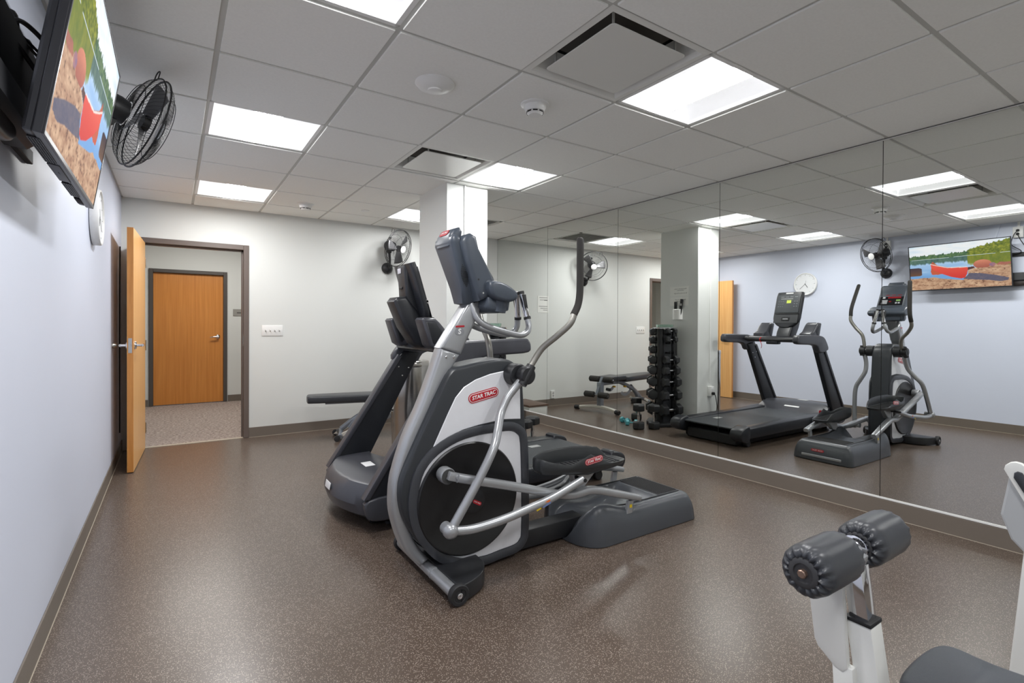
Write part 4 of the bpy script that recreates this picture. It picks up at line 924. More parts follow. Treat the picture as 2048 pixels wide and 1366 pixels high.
# picture: a lake, woods, granite and a red canoe, as colours on a fine grid
NXP, NYP = 260, 150
def h2(x, y):
    v = math.sin(x*127.1+y*311.7)*43758.5453; return v-math.floor(v)
def vn(x, y):
    xi, yi = math.floor(x), math.floor(y); fx, fy = x-xi, y-yi; fx = fx*fx*(3-2*fx); fy = fy*fy*(3-2*fy)
    return (h2(xi,yi)*(1-fx)+h2(xi+1,yi)*fx)*(1-fy)+(h2(xi,yi+1)*(1-fx)+h2(xi+1,yi+1)*fx)*fy
def fbm(x, y): return .5*vn(x,y)+.28*vn(x*2.1,y*2.1)+.22*vn(x*4.3,y*4.3)
def mixc(a, b, t): t = max(0, min(1, t)); return tuple(p*(1-t)+q*t for p, q in zip(a, b))
def inpoly(x, y, P):
    c = False; j = len(P)-1
    for i in range(len(P)):
        if (P[i][1] > y) != (P[j][1] > y) and x < (P[j][0]-P[i][0])*(y-P[i][1])/(P[j][1]-P[i][1])+P[i][0]: c = not c
        j = i
    return c
CANOE = [(.400,.555),(.412,.535),(.50,.545),(.60,.52),(.70,.46),(.755,.405),(.775,.43),(.77,.50),(.745,.565),(.66,.66),(.56,.745),(.47,.79),(.43,.775),(.408,.70),(.400,.62)]
INNER = [(.50,.545),(.60,.52),(.70,.46),(.735,.40),(.75,.37),(.765,.40),(.755,.425),(.70,.475),(.60,.535)]
def paint(s, t):
    wl_ = .292+.015*s                                   # waterline
    tree_h = .20*max(0, 1-s/.42)**.8 + .085
    jag = .045*vn(s*60, 3.3)+.03*vn(s*140, 9.1)
    top = wl_-tree_h-jag+.035
    left = s < .40
    col = mixc((196,226,250), (250,252,255), fbm(s*4+1, t*9)*1.5-.15+ (t/.3)*.3)
    if t > wl_:
        col = mixc((196,222,250), (120,170,225), (t-wl_)/.4+.25*(fbm(s*5, t*30)-.5))
        col = mixc(col, (244,250,255), 1.6*(fbm(s*3+7, t*8+2)-.55))
        refl = tree_h*.95+jag+(.05 if left else 0)
        if t < wl_+refl:
            g = mixc((96,116,40), (150,150,50), fbm(s*40, t*12)) if left else mixc((60,90,90), (110,140,120), fbm(s*50, t*14))
            col = mixc(g, col, max(0, ((t-wl_)/refl-.75)*4*.8))
        if abs(t-wl_) < .006: col = (225,238,248)
    elif t > top:
        f = fbm(s*55, t*42)
        col = mixc((62,84,26), (176,176,60), f*1.25-.1) if left else mixc((48,84,66), (120,146,92), f*1.2-.1)
        if .36 < s < .44: col = mixc(col, mixc((48,84,66), (120,146,92), f), (s-.36)/.08)
    # shore
    shore = .47 if s < .13 else .47+.0*s
    shore = .50+.08*vn(s*6, 1.1) if s < .22 else (.52+.10*(s-.22)/.18 if s < .40 else (.74+.0*s if s < .44 else .82-.10*min(1,(s-.44)/.30)+.02*vn(s*9,4)))
    if s >= .76: shore = .725+.015*vn(s*20,2)
    if t > shore:
        f = fbm(s*16, t*22); f2 = fbm(s*50+3, t*40)
        col = mixc((150,104,80), (240,206,170), f*.8+f2*.5-.15)
        if f2 < .30: col = mixc(col, (96,66,52), .6)
    if inpoly(s, t, [(0,.50),(.10,.49),(.13,.545),(.06,.56),(0,.55)]): col = mixc((190,120,96), (150,90,80), fbm(s*30,t*30))
    if ((s-.258)/.085)**2+((t-.505)/.095)**2 < 1 and t < .585: col = mixc((222,140,110), (168,92,76), (t-.42)/.16+.3*(fbm(s*30,t*30)-.5))
    if ((s-.165)/.03)**2+((t-.53)/.04)**2 < 1: col = mixc((200,130,110), (120,100,150), fbm(s*60,t*60))
    if inpoly(s, t, [(.34,.54),(.40,.555),(.405,.62),(.37,.60),(.33,.58)]): col = (92,54,44)
    if inpoly(s, t, [(.02,.83),(.14,.76),(.28,.70),(.385,.68),(.42,.76),(.45,.80),(.34,.83),(.20,.86),(.10,.90),(.03,.88)]): col = mixc((84,86,110), (120,108,118), fbm(s*40, t*40))
    if inpoly(s, t, CANOE):
        col = mixc((238,92,74), (214,56,50), (t-.5)/.3)
        if inpoly(s, t, [(.64,.68),(.745,.565),(.77,.50),(.775,.62),(.74,.66)]): col = (196,84,60)
    if inpoly(s, t, [(.66,.66),(.745,.565),(.768,.50),(.775,.60),(.765,.665),(.70,.675)]): col = (206,96,66)
    if inpoly(s, t, INNER): col = mixc((150,60,50), (226,160,110), fbm(s*60, t*50))
    for (ax_, ay_), (bx_, by_) in (((.41,.545),(.60,.53)),((.60,.53),(.70,.475)),((.70,.475),(.775,.425))):
        L2_ = (bx_-ax_)**2+(by_-ay_)**2; k = max(0, min(1, ((s-ax_)*(bx_-ax_)+(t-ay_)*(by_-ay_))/L2_))
        if math.hypot(s-ax_-k*(bx_-ax_), (t-ay_-k*(by_-ay_))*.6) < .0045: col = (250,232,226)
    if ((s-.95)/.085)**4+((t-.585)/.095)**4 < 1 and s > .87: col = mixc((74,62,70), (120,84,58), (t-.5)/.2)
    return col
me = bpy.data.meshes.new('screen')
vts = []; fcs = []
for j in range(NYP+1):
    for i in range(NXP+1):
        vts.append(TP(.009+(TW-.018)*i/NXP, TH-.009-(TH-.022)*j/NYP, .0008)-woff(tv))
for j in range(NYP):
    for i in range(NXP):
        a = j*(NXP+1)+i; fcs.append((a, a+1, a+NXP+2, a+NXP+1))
me.from_pydata(vts, [], fcs)
ca = me.color_attributes.new('picture', 'FLOAT_COLOR', 'POINT')
buf = []
for j in range(NYP+1):
    for i in range(NXP+1):
        buf.extend((*lin(tuple(max(0, min(255, q)) for q in paint(i/NXP, j/NYP))), 1))
ca.data.foreach_set('color', buf)
mt = bpy.data.materials.new('screen_picture'); mt.use_nodes = True; nt = mt.node_tree; b = nt.nodes['Principled BSDF']
cn = nt.nodes.new('ShaderNodeVertexColor'); cn.layer_name = 'picture'
nt.links.new(cn.outputs['Color'], b.inputs['Emission Color']); b.inputs['Emission Strength'].default_value = 1.0
b.inputs['Base Color'].default_value = (.012,.012,.014,1); b.inputs['Roughness'].default_value = .7; b.inputs['Specular IOR Level'].default_value = .08
mt.cycles.emission_sampling = 'NONE'
me.materials.append(mt); so = bpy.data.objects.new('screen', me); COL.objects.link(so); so.parent = tv; so['label'] = 'lit screen with the canoe picture'
# wall bracket
bm = new_bm()
for z in (2.055, 1.775): box(bm, (0, 1.36, z-.022), (.018, 2.36, z+.022), .002, 1); 
for y in (1.40, 1.96, 2.30): box(bm, (.0, y-.02, 1.76), (.012, y+.02, 2.08), .002, 1)
br = thing('television_bracket', 'black steel wall bracket with cables behind the television', 'bracket', (0, 1.95, 1.9))
obj('wall_rails', bm, M_dark, br)
bm = new_bm()
for y in (1.84, 2.02, 2.20):
    tube(bm, [(.02, y, 2.10), (.034, y, 2.08), (.036, y, 1.92), (.030, y, 1.79)], .012, 10)
obj('hook_arms', bm, Mbz, br)
bm = new_bm(); box(bm, (.014, 1.80, 1.82), (.05, 2.26, 2.06), .006, 2); obj('tilt_head', bm, M_dark, br)
bm = new_bm(); prism(bm, [(.0,1.74),(.05,1.735),(.08,1.76),(.075,1.84),(.0,1.85)], 1.62, 2.10, 'y', .01, 2); obj('media_box', bm, M_black, br)
bm = new_bm(); prism(bm, smooth2([(1.62,1.695),(1.86,1.695),(1.93,1.725),(1.88,1.765),(1.64,1.765)], 3), .005, .06, 'x', .02, 3); obj('lower_cover', bm, mat('cover_brown', (52,46,44), .35), br)
bm = new_bm()
tube(bm, [(.03,1.93,2.02),(.05,1.99,2.07),(.07,2.10,2.09),(.098,2.20,2.075)], .007, 8)
tube(bm, [(.03,1.93,2.02),(.05,2.02,2.00),(.075,2.12,1.97),(.10,2.22,1.95)], .007, 8)
tube(bm, [(.03,2.02,2.06),(.055,2.12,2.06),(.095,2.25,2.04)], .004, 8)
tube(bm, [(.03,2.02,2.04),(.055,2.12,2.045),(.095,2.26,2.02)], .004, 8)
obj('cable_loop', bm, M_rubber, br)
bm = new_bm(); obox(bm, (.006, 1.885, 2.30), (.006,0,0), (0,.012,0), (0,-.032,.13), .001); tag(obj('cable_raceway', bm, M_lav, smooth=False), 'slanting wall-coloured cable raceway between the ceiling and the television', 'raceway')
def wall_box(y, z, lab, cords):
    t = thing('wall_outlet', lab, 'outlet', (0, y, z))
    bm = new_bm(); box(bm, (0,-.045,-.062), (.045,.045,.062), .004); obj('box', bm, M_white, t, local=True)
    bm = new_bm(); box(bm, (0,-.011,.062), (.014,.011,HC-z), .001, 1); obj('conduit', bm, M_white, t, local=True)
    for dz in (.02,-.02):
        bm = new_bm(); cyl(bm, (.045,0,dz), (.068,0,dz-.004), .014, 12, .003); obj('plug', bm, M_dark, t, local=True)
    for c in cords:
        bm = new_bm(); tube(bm, c, .004, 8); obj('cord', bm, M_dark, t, local=True)
wall_box(2.985, 2.315, 'white surface outlet box on the lavender wall above the wall fan', [[(.066,0,.016),(.085,.005,-.02),(.09,.01,-.06),(.07,.015,-.10)]])
wall_box(1.69, 2.305, 'white surface outlet box on the lavender wall at the near end of the television', [[(.066,0,.016),(.075,.03,-.04),(.05,.05,-.14),(.04,-.03,-.22),(.03,.05,-.26)], [(.066,0,-.02),(.07,-.03,-.10),(.04,-.09,-.22)]])

# ------------------------------------------------------------------ clock
ck = thing('wall_clock', 'round white wall clock with thin dark hands on the lavender wall', 'clock', (0, 4.05, 1.866))
bm = new_bm(); lathe(bm, [(.150,0),(.168,.004),(.170,.012),(.170,.040),(.166,.046),(.158,.046),(.154,.036),(.0,.036)], (0,0,0), (1,0,0), 64); obj('rim', bm, M_white, ck, local=True, angle=50)
bm = new_bm(); lathe(bm, [(.154,.0362),(0,.0364)], (0,0,0), (1,0,0), 64, caps=False); obj('dial', bm, mat('dial_white', (228,230,233), .5), ck, local=True)
for k in range(12):
    a = 2*PI*k/12; bm = new_bm(); L_ = .012 if k % 3 else .02
    obox(bm, (.0372, .135*math.sin(a), .135*math.cos(a)), (.0004,0,0), (0,L_/2*math.sin(a),L_/2*math.cos(a)), (0,-.0018*math.cos(a),.0018*math.sin(a))); obj('hour_mark', bm, mat('mark_grey', (90,92,96), .5), ck, local=True, smooth=False)
for nm, a, L_, wd in (('hour_hand', math.radians(215), .075, .003), ('minute_hand', math.radians(132), .115, .002), ('second_hand', math.radians(345), .06, .001)):
    bm = new_bm(); d = Vector((0, math.sin(a), math.cos(a))); e = Vector((0, -d.z, d.y))
    obox(bm, Vector((.039,0,0))+d*(L_/2-.008), (.0006,0,0), d*L_/2, e*wd); obj(nm, bm, mat('hand_dark', (48,48,52), .5), ck, local=True, smooth=False)

# ------------------------------------------------------------------ wall fans
def make_fan(name, label, base, centre, n, roll=0.0):
    t = thing(name, label, 'fan', base, group='black wall fans')
    B = Vector(base); Cc = Vector(centre)-B; n = Vector(n).normalized()
    up = Vector((0,0,1)); x = up.cross(n).normalized(); y = n.cross(x)
    def Q(u, v, h): return Cc + x*u + y*v + n*h
    Rr = .222
    bm = new_bm()
    def ringt(r, h, rad, sg=48):
        tube(bm, [Q(r*math.cos(2*PI*k/sg), r*math.sin(2*PI*k/sg), h) for k in range(sg)]+[Q(r, 0, h)], rad, 6, 0, caps=False)
    ringt(Rr, .0, .0042); ringt(Rr, -.022, .0036); ringt(.155, .052, .0016); ringt(.155,-.075,.0016); ringt(.045,.062,.0022)
    fan_g = obj('guard_rings', bm, M_dark, t, local=True); fan_g['kind'] = 'stuff'
    bm = new_bm(); nW = 60
    for k in range(nW):
        a = 2*PI*k/nW
        for s, ins in ((1, .045), (-1, .060)):
            a2 = a+.20*s
            pts = []
            for q in range(7):
                f = q/6; r = ins+(Rr-ins)*f; aa = a+(a2-a)*f
                h = (.062*math.cos(f*PI/2)**.55 if s > 0 else -.022-.062*math.cos(f*PI/2)**.55)
                pts.append(Q(r*math.cos(aa), r*math.sin(aa), h))
            tube(bm, pts, .0010, 4, 0, caps=False)
    o = obj('guard_wires', bm, M_dark, t, local=True, smooth=False); o['kind'] = 'stuff'
    bm = new_bm(); lathe(bm, [(.044,.060),(.044,.066),(.038,.069),(0,.070)], Cc, n, 28); obj('centre_badge', bm, mat('fan_badge', (226,226,226), .4), t, local=True)
    for k in range(3):
        a0 = 2*PI*k/3+roll; bm = new_bm(); rows = []
        for q in range(7):
            r = .035+.155*q/6; ww = .55-.02*q; row = []
            for p_ in range(7):
                aa = a0+ww*(p_/6-.5)*1.5; row.append(bm.verts.new(Q(r*math.cos(aa), r*math.sin(aa), -.012+.030*(p_/6-.5)*1.2)))
            rows.append(row)
        for A, B_ in zip(rows, rows[1:]):
            for p_ in range(6): bm.faces.new((A[p_], A[p_+1], B_[p_+1], B_[p_]))
        ob = obj('blade', bm, mat('fan_blade', (104,104,106), .35, metal=.3), t, local=True)
        sm = ob.modifiers.new('thick', 'SOLIDIFY'); sm.thickness = .002
    bm = new_bm(); lathe(bm, [(.036,.0),(.036,-.03),(.0,-.03)], Cc+n*.01, n, 24); obj('hub', bm, M_dark, t, local=True)
    bm = new_bm(); lathe(bm, [(.0,-.20),(.045,-.198),(.060,-.180),(.062,-.120),(.055,-.085),(.030,-.075),(0,-.07)], Cc, n, 28); mo = obj('motor', bm, M_black, t, local=True, angle=50)
    bm = new_bm(); cyl(bm, Cc-n*.165+y*.055, Cc-n*.165+y*.092, .009, 10); lathe(bm, [(.015,0),(.017,.006),(.015,.014)], Cc-n*.165+y*.092, y, 12); obj('oscillation_knob', bm, M_dark, mo, local=True)
    # wall dome and arm
    wn = Vector((1,0,0)) if abs(base[0]) < .01 else Vector((0,-1,0))
    bm = new_bm(); lathe(bm, [(.070,0),(.070,.008),(.062,.030),(.045,.048),(.022,.058),(0,.060)], (0,0,0), wn, 32); obj('wall_dome', bm, M_black, t, local=True, angle=50)
    m1 = Cc-n*.135-y*.055
    bm = new_bm(); tube(bm, [wn*.045, wn*.085+Vector((0,0,.02)), (wn*.11+m1)/2+Vector((0,0,-.01)), m1, m1+y*.03], .015, 12); obj('arm', bm, M_black, t, local=True)
    bm = new_bm(); lathe(bm, [(.024,-.02),(.026,0),(.024,.02)], m1-y*.01, x, 16); obj('knuckle', bm, M_dark, t, local=True)
    bm = new_bm(); e = Q(-.10,.165,-.05); tube(bm, [e, e+y*.030, e+y*.045-x*.012, e+y*.045-x*.03, e+y*.03-x*.04, e-x*.04], .0026, 6); obj('hook', bm, M_dark, t, local=True)
    bm = new_bm(); tube(bm, [-wn*0+Vector((0,0,-.055))+wn*.03, wn*.03+Vector((0,0,-.075))], .004, 8); obj('pull_switch', bm, M_dark, t, local=True)
    return t
make_fan('wall_fan', 'black caged wall fan on the lavender wall beyond the television', (0, 2.995, 1.945), (.305, 3.012, 2.165), (.89,.37,-.26), .3)
make_fan('wall_fan', 'black caged wall fan high on the white back wall beside the column', (2.61, YB, 1.915), (2.660, 5.900, 2.130), (.50,-.82,-.28), .9)
bm = new_bm(); box(bm, (2.655, YB-.018, 2.24), (2.725, YB, 2.36), .002, 1); box(bm, (2.68, YB-.012, 2.36), (2.70, YB, HC), .001, 1); tag(obj('junction_box', bm, M_white), 'white junction box on the back wall above the fan', 'box')

# ------------------------------------------------------------------ dumbbell rack and dumbbells
M_hex = mat('hex_rubber', (36,37,39), .45, bump=.2, bscale=600)
def make_dumbbell(label, mh=None, mg=None):
    """local: axis along x, centred"""
    t = thing('dumbbell', label, 'dumbbell')
    for s in (-1, 1):
        bm = new_bm(); ap = .060/math.cos(PI/6)
        def hexr(r, x): return [bm.verts.new((x, r*math.cos(PI/6+PI/3*k), r*math.sin(PI/6+PI/3*k))) for k in range(6)]
        rings = [hexr(.040, s*.052), hexr(.062, s*.060), hexr(.0655, s*.068), hexr(.0655, s*.112), hexr(.058, s*.124), hexr(.036, s*.128)]
        for a, b in zip(rings, rings[1:]):
            for k in range(6): bm.faces.new((a[k], a[(k+1)%6], b[(k+1)%6], b[k]))
        bm.faces.new(rings[0]); bm.faces.new(rings[-1])
        obj('head', bm, mh or M_hex, t, local=True, angle=25)
    bm = new_bm(); lathe(bm, [(.0145,-.056),(.0135,-.045),(.0155,-.02),(.0165,0),(.0155,.02),(.0135,.045),(.0145,.056)], (0,0,0), (1,0,0), 16); obj('handle', bm, mg or M_chrome, t, local=True)
    return t
RC = Vector((2.962, 4.267, 0))
rk = thing('dumbbell_rack', 'black three-sided vertical dumbbell rack between the column and the mirror', 'rack', tuple(RC))
angs = [math.radians(a) for a in (-17.5, 102.5, 222.5)]
fn = [math.radians(a) for a in (42.5, -77.5, 162.5)]
bm = new_bm(); pts = []
for k in range(60):
    a = 2*PI*k/60; r = .205+.055*max(0, math.cos(3*(a-angs[0])))
    pts.append((RC.x+r*math.cos(a), RC.y+r*math.sin(a)))
prism(bm, pts, .003, .045, 'z', .008, 2); obj('base_plate', bm, M_black, rk)
bm = new_bm(); prism(bm, [(RC.x+.135*math.cos(a), RC.y+.135*math.sin(a)) for a in angs], .045, 1.175, 'z'); obj('core', bm, mat('rack_satin', (48,50,54), .3), rk, smooth=False)
for a in angs:
    bm = new_bm(); cyl(bm, (RC.x+.115*math.cos(a), RC.y+.115*math.sin(a), .045), (RC.x+.115*math.cos(a), RC.y+.115*math.sin(a), 1.185), .042, 20, .003); obj('post', bm, mat('rack_gloss', (24,24,26), .28), rk)
bm = new_bm(); prism(bm, [(RC.x+(.13+.03*max(0, math.cos(3*(2*PI*k/36-angs[0]))))*math.cos(2*PI*k/36), RC.y+(.13+.03*max(0, math.cos(3*(2*PI*k/36-angs[0]))))*math.sin(2*PI*k/36)) for k in range(36)], 1.185, 1.200, 'z', .003, 1); obj('top_plate', bm, M_chrome, rk)
zt = [1.150, 1.045, .925, .795, .665, .525, .365, .185]
sc_ = [.56, .62, .70, .80, .88, .98, 1.04, 1.14]
words_ = ['topmost', 'second from the top', 'third from the top', 'fourth from the top', 'fifth from the top', 'sixth from the top', 'seventh from the top', 'bottom']
proto = None
for fi, f_, side_word in ((0, fn[0], 'mirror-facing side'), (1, fn[1], 'camera-facing side')):
    nrm_ = Vector((math.cos(f_), math.sin(f_), 0)); tg = Vector((-nrm_.y, nrm_.x, 0))
    for k in range(8):
        # saddle
        for s in (-1, 1):
            bm = new_bm(); c = RC+nrm_*.105+tg*s*.030*sc_[k]*1.2; c.z = zt[k]
            obox(bm, c+Vector((0,0,-.034)), nrm_*.050, tg*.005, Vector((0,0,.012)), .002)
            obox(bm, c+nrm_*.052+Vector((0,0,-.024)), nrm_*.008, tg*.005, Vector((0,0,.018)), .002)
            obj('saddle_arm', bm, M_black, rk, smooth=False)
        if fi == 1 and k == 2: continue
        lab = '%s hex dumbbell on the %s of the rack' % (words_[k], side_word)
        if proto is None: d = proto = make_dumbbell(lab)
        else: d = copy_tree(proto); d['label'] = lab
        p = RC+nrm_*.140; d.location = (p.x, p.y, zt[k]+.0145*sc_[k]); d.rotation_euler = (0, 0, math.atan2(tg.y, tg.x)); d.scale = (sc_[k],)*3; d['group'] = 'hex dumbbells on the rack'
# things on the rack top
bm = new_bm(); lathe(bm, [(.095,0),(.100,.004),(.105,.035),(.102,.036),(.097,.006),(0,.006)], (RC.x+.0, RC.y-.01, 1.201), (0,0,1), 32)
Mcl = mat('clear_green_plastic', (214,236,226), .05, trans=.92)
tag(obj('clear_tray', bm, Mcl), 'round clear plastic tray lying on top of the dumbbell rack', 'tray')
# upright big dumbbells beside the rack
for (x, y, sc, lab) in ((3.440, 4.232, 1.16, 'large black dumbbell standing on end left of the rack, front of the pair'), (3.285, 4.135, 1.14, 'large black dumbbell standing on end against the rack, nearest the mirror seam'), (3.02, 4.66, 1.14, 'large black dumbbell standing on end furthest from the mirror, behind the others')):
    d = copy_tree(proto); d.location = (x, y, .128*sc+.001); d.rotation_euler = (0, -PI/2, .3); d.scale = (sc,)*3; d['label'] = lab; d['group'] = 'large dumbbells standing on the floor'
M_teal = mat('teal_vinyl', (88,168,176), .4)
t1 = make_dumbbell('teal dumbbell nearest the mirror, lying on the floor beside the rack', M_teal, M_teal)
t1.scale = (.58,)*3; t1.location = (3.335, 4.445, .0305); t1.rotation_euler = (0, 0, math.radians(35)); t1['group'] = 'small teal dumbbells'
t2 = copy_tree(t1); t2.location = (3.29, 4.60, .0305); t2.rotation_euler = (0, 0, math.radians(98)); t2['label'] = 'teal dumbbell lying further along the floor from the rack'

# ------------------------------------------------------------------ adjustable bench (local frame, x along the pads)
bn = thing('weight_bench', 'flat black adjustable weight bench with grey frame and foam leg rollers', 'bench', (2.40, 5.52, 0), math.radians(-11.3))
M_bf = mat('bench_frame_grey', (128,134,142), .35, metal=.3)
def pad(name, pts, z0, z1):
    bm = new_bm(); prism(bm, pts, z0, z1, 'z', .016, 3); return obj(name, bm, M_vinyl, bn, local=True, angle=55)
pad('backrest_pad', smooth2([(-.84,-.085),(-.80,-.115),(-.60,-.135),(-.1,-.145),(.10,-.13),(.10,.13),(-.1,.145),(-.60,.135),(-.80,.115),(-.84,.085)], 2), .398, .472)
pad('seat_pad', smooth2([(.13,-.12),(.17,-.14),(.45,-.11),(.50,-.08),(.50,.08),(.45,.11),(.17,.14),(.13,.12)], 2), .425, .492)
bm = new_bm(); box(bm, (-.66,-.025,.372), (.08,.025,.404), .004); obj('pad_rail', bm, M_bf, bn, local=True)
bm = new_bm(); tube(bm, [(-.50,0,.10),(-.30,0,.24),(.0,0,.355),(.15,0,.385),(.52,0,.39)], .026, 12, flat=(1,1)); obj('main_beam', bm, M_bf, bn, local=True)
bm = new_bm(); box(bm, (.525,-.035,.045), (.605,.035,.415), .006); obj('front_post', bm, M_bf, bn, local=True)
bm = new_bm(); tube(bm, [(.64,-.35,.034),(.60,-.18,.055),(.58,0,.066),(.60,.18,.055),(.64,.35,.034)], .026, 12, flat=(.8,1.2)); fc = obj('front_foot', bm, mat('bench_cream', (206,202,192), .35), bn, local=True)
for s in (-1, 1):
    bm = new_bm(); cyl(bm, (.645,s*.31,.034), (.66,s*.385,.032), .0315, 16, .006); obj('foot_cap', bm, M_rubber, fc, local=True)
bm = new_bm(); tube(bm, [(-.52,-.16,.045),(-.50,0,.085),(-.52,.16,.045)], .024, 12); obj('rear_foot', bm, M_bf, bn, local=True)
for s in (-1, 1):
    bm = new_bm(); lathe(bm, [(.012,0),(.030,.002),(.032,.010),(.030,.022),(.012,.024)], (-.55, s*.165, .032), (0,s,0), 24); obj('transport_wheel', bm, M_rubber, bn, local=True)
    bm = new_bm(); prism(bm, [(-.57,.025),(-.535,.02),(-.40,.085),(-.42,.115),(-.50,.08)], s*.13-.008, s*.13+.008, 'y', .003, 1); obj('wheel_bracket', bm, fc.data.materials[0], bn, local=True)
# curved selector plates
for cx_, cz_, r, a0, a1 in ((-.08,.36,.20,-2.6,-.9), (.33,.39,.13,-2.4,-.9)):
    bm = new_bm(); pts = [(cx_+r*math.cos(a0+(a1-a0)*k/14), cz_+r*math.sin(a0+(a1-a0)*k/14)) for k in range(15)]+[(cx_+(r-.045)*math.cos(a1-(a1-a0)*k/14), cz_+(r-.045)*math.sin(a1-(a1-a0)*k/14)) for k in range(15)]
    prism(bm, pts, -.004, .004, 'y'); pl = obj('selector_plate', bm, mat('plate_grey', (150,154,158), .3, metal=.6), bn, local=True)
bm = new_bm(); tube(bm, [(-.42,0,.11),(-.36,0,.19),(-.22,0,.30)], .03, 12); obj('rear_strut', bm, M_bf, bn, local=True)
for x, z in ((.30,.335),(.02,.315)):
    bm = new_bm(); cyl(bm, (x,-.03,z), (x,-.075,z), .013, 12, .003); obj('yellow_knob', bm, mat('knob_yellow', (206,160,30), .4), bn, local=True)
bm = new_bm(); cyl(bm, (.46,-.02,.31), (.42,-.08,.30), .020, 14, .004); obj('black_knob', bm, M_rubber, bn, local=True)
bm = new_bm(); obox(bm, (.585,0,.36), Vector((.5,0,-.85)).normalized()*.14, (0,.02,0), Vector((.85,0,.5)).normalized()*.02, .004); obj('roller_arm', bm, M_bf, bn, local=True)
for x, z in ((.66,.245),(.54,.455)):
    bm = new_bm(); cyl(bm, (x,-.20,z), (x,.20,z), .010, 10); obj('roller_bar', bm, M_chrome, bn, local=True)
    for s in (-1, 1):
        bm = new_bm(); cyl(bm, (x,s*.04,z), (x,s*.20,z), .043, 24, .010); obj('foam_roller', bm, M_foam, bn, local=True)

# ------------------------------------------------------------------ bins, step platform
t = thing('steel_bin', 'tall polished stainless steel bin beside the column, behind the treadmill', 'bin', (2.135, 4.225, 0))
bm = new_bm(); lathe(bm, [(.145,.012),(.150,.02),(.150,.862)], (0,0,0), (0,0,1), 48); obj('shell', bm, M_steel, t, local=True, angle=50)
bm = new_bm(); lathe(bm, [(.151,.858),(.153,.862),(.153,.902),(.148,.908),(.100,.906),(.090,.900),(.088,.86)], (0,0,0), (0,0,1), 48, caps=False); obj('rim', bm, M_steel, t, local=True, angle=50)
bm = new_bm(); lathe(bm, [(.146,0),(.146,.016),(.0,.016)], (0,0,0), (0,0,1), 40); obj('foot_ring', bm, M_rubber, t, local=True)
bm = new_bm(); lathe(bm, [(.088,.70),(0,.70)], (0,0,0), (0,0,1), 32, caps=False); obj('liner', bm, M_dark, t, local=True)
t = thing('waste_basket', 'small open steel waste basket behind the tall steel bin', 'bin', (2.235, 4.675, 0))
bm = new_bm(); lathe(bm, [(.10,.0),(.112,.40),(.116,.405),(.110,.406),(.098,.02),(0,.02)], (0,0,0), (0,0,1), 32); obj('shell', bm, M_steel, t, local=True, angle=50)
bm = new_bm(); lathe(bm, [(.104,.36),(0,.34)], (0,0,0), (0,0,1), 28, caps=False); obj('liner', bm, M_dark, t, local=True)
t = thing('step_platform', 'low white box with a brown top near the back corner, seen in the mirror', 'platform', (4.01, 5.72, 0))
bm = new_bm(); box(bm, (-.15,-.26,.0), (.15,.26,.150), .004); obj('base_box', bm, M_whitemetal, t, local=True)
bm = new_bm(); box(bm, (-.162,-.275,.150), (.162,.275,.176), .004); obj('top_board', bm, mat('brown_board', (96,74,62), .5), t, local=True)

# ------------------------------------------------------------------ white strength machine in the near right corner
sm_ = thing('strength_machine', 'white strength machine with two black thigh rollers and a dark padded seat', 'exercise machine', (1.95, .42, 0))
def roller(x0, x1, yc, zc, R0=.0555):
    L_ = x1-x0; bm = new_bm(); NS, NA = 16, 72
    prof = [(.028,.001),(.034,-.003),(.042,-.004),(.0495,.003),(.0540,.013),(R0,.024),(R0,.040)]
    prof = prof+[(R0*1.01,L_*.5)]+[(r, L_-h) for r, h in reversed(prof)]
    rings = []
    for i, (r, h) in enumerate(prof):
        e = min(i, len(prof)-1-i)
        amp = (.001,.003,.0045,.0030,.0012,.0003,0,0)[min(e,7)]
        rings.append([bm.verts.new((x0+h+((.0040,.0050,.0045,.0015)[e-1]*math.sin(15*a+.7*math.sin(3*a))*(1 if i < 7 else -1) if e in (1,2,3,4) else 0), yc+(r+amp*math.sin(15*a+.8*math.sin(4*a)))*math.cos(a), zc+(r+amp*math.sin(15*a+.8*math.sin(4*a)))*math.sin(a))) for a in [2*PI*k/NA for k in range(NA)]])
    for A, B in zip(rings, rings[1:]):
        for k in range(NA): bm.faces.new((A[k], A[(k+1)%NA], B[(k+1)%NA], B[k]))
    bm.faces.new(rings[0]); bm.faces.new(rings[-1])
    ro = obj('thigh_roller', bm, mat('roller_vinyl', (58,60,65), .36), sm_, angle=70)
    for x, s in ((x0,-1),(x1,1)):
        bm = new_bm(); lathe(bm, [(.0325,-.002),(.0325,.004),(.030,.006),(.021,.006),(.019,.002),(0,.002)], (x,yc,zc), (s,0,0), 36); obj('end_washer', bm, mat('washer_grey', (58,58,60), .5), ro)
    return ro
RY, RZ = .571, .686
r1 = roller(1.543, 1.712, RY, RZ); r2 = roller(1.795, 1.968, RY, RZ)
bm = new_bm(); cyl(bm, (1.530,RY,RZ), (1.543,RY,RZ), .0095, 8, .002); obj('end_bolt', bm, mat('old_bolt', (150,126,112), .35, metal=.8), r1)
bm = new_bm(); cyl(bm, (1.712,RY,RZ), (1.795,RY,RZ), .020, 28); lathe(bm, [(.0205,0),(.029,.004),(.029,.014),(.0205,.018)], (1.770,RY,RZ), (1,0,0), 28); obj('roller_axle', bm, M_chrome, sm_)
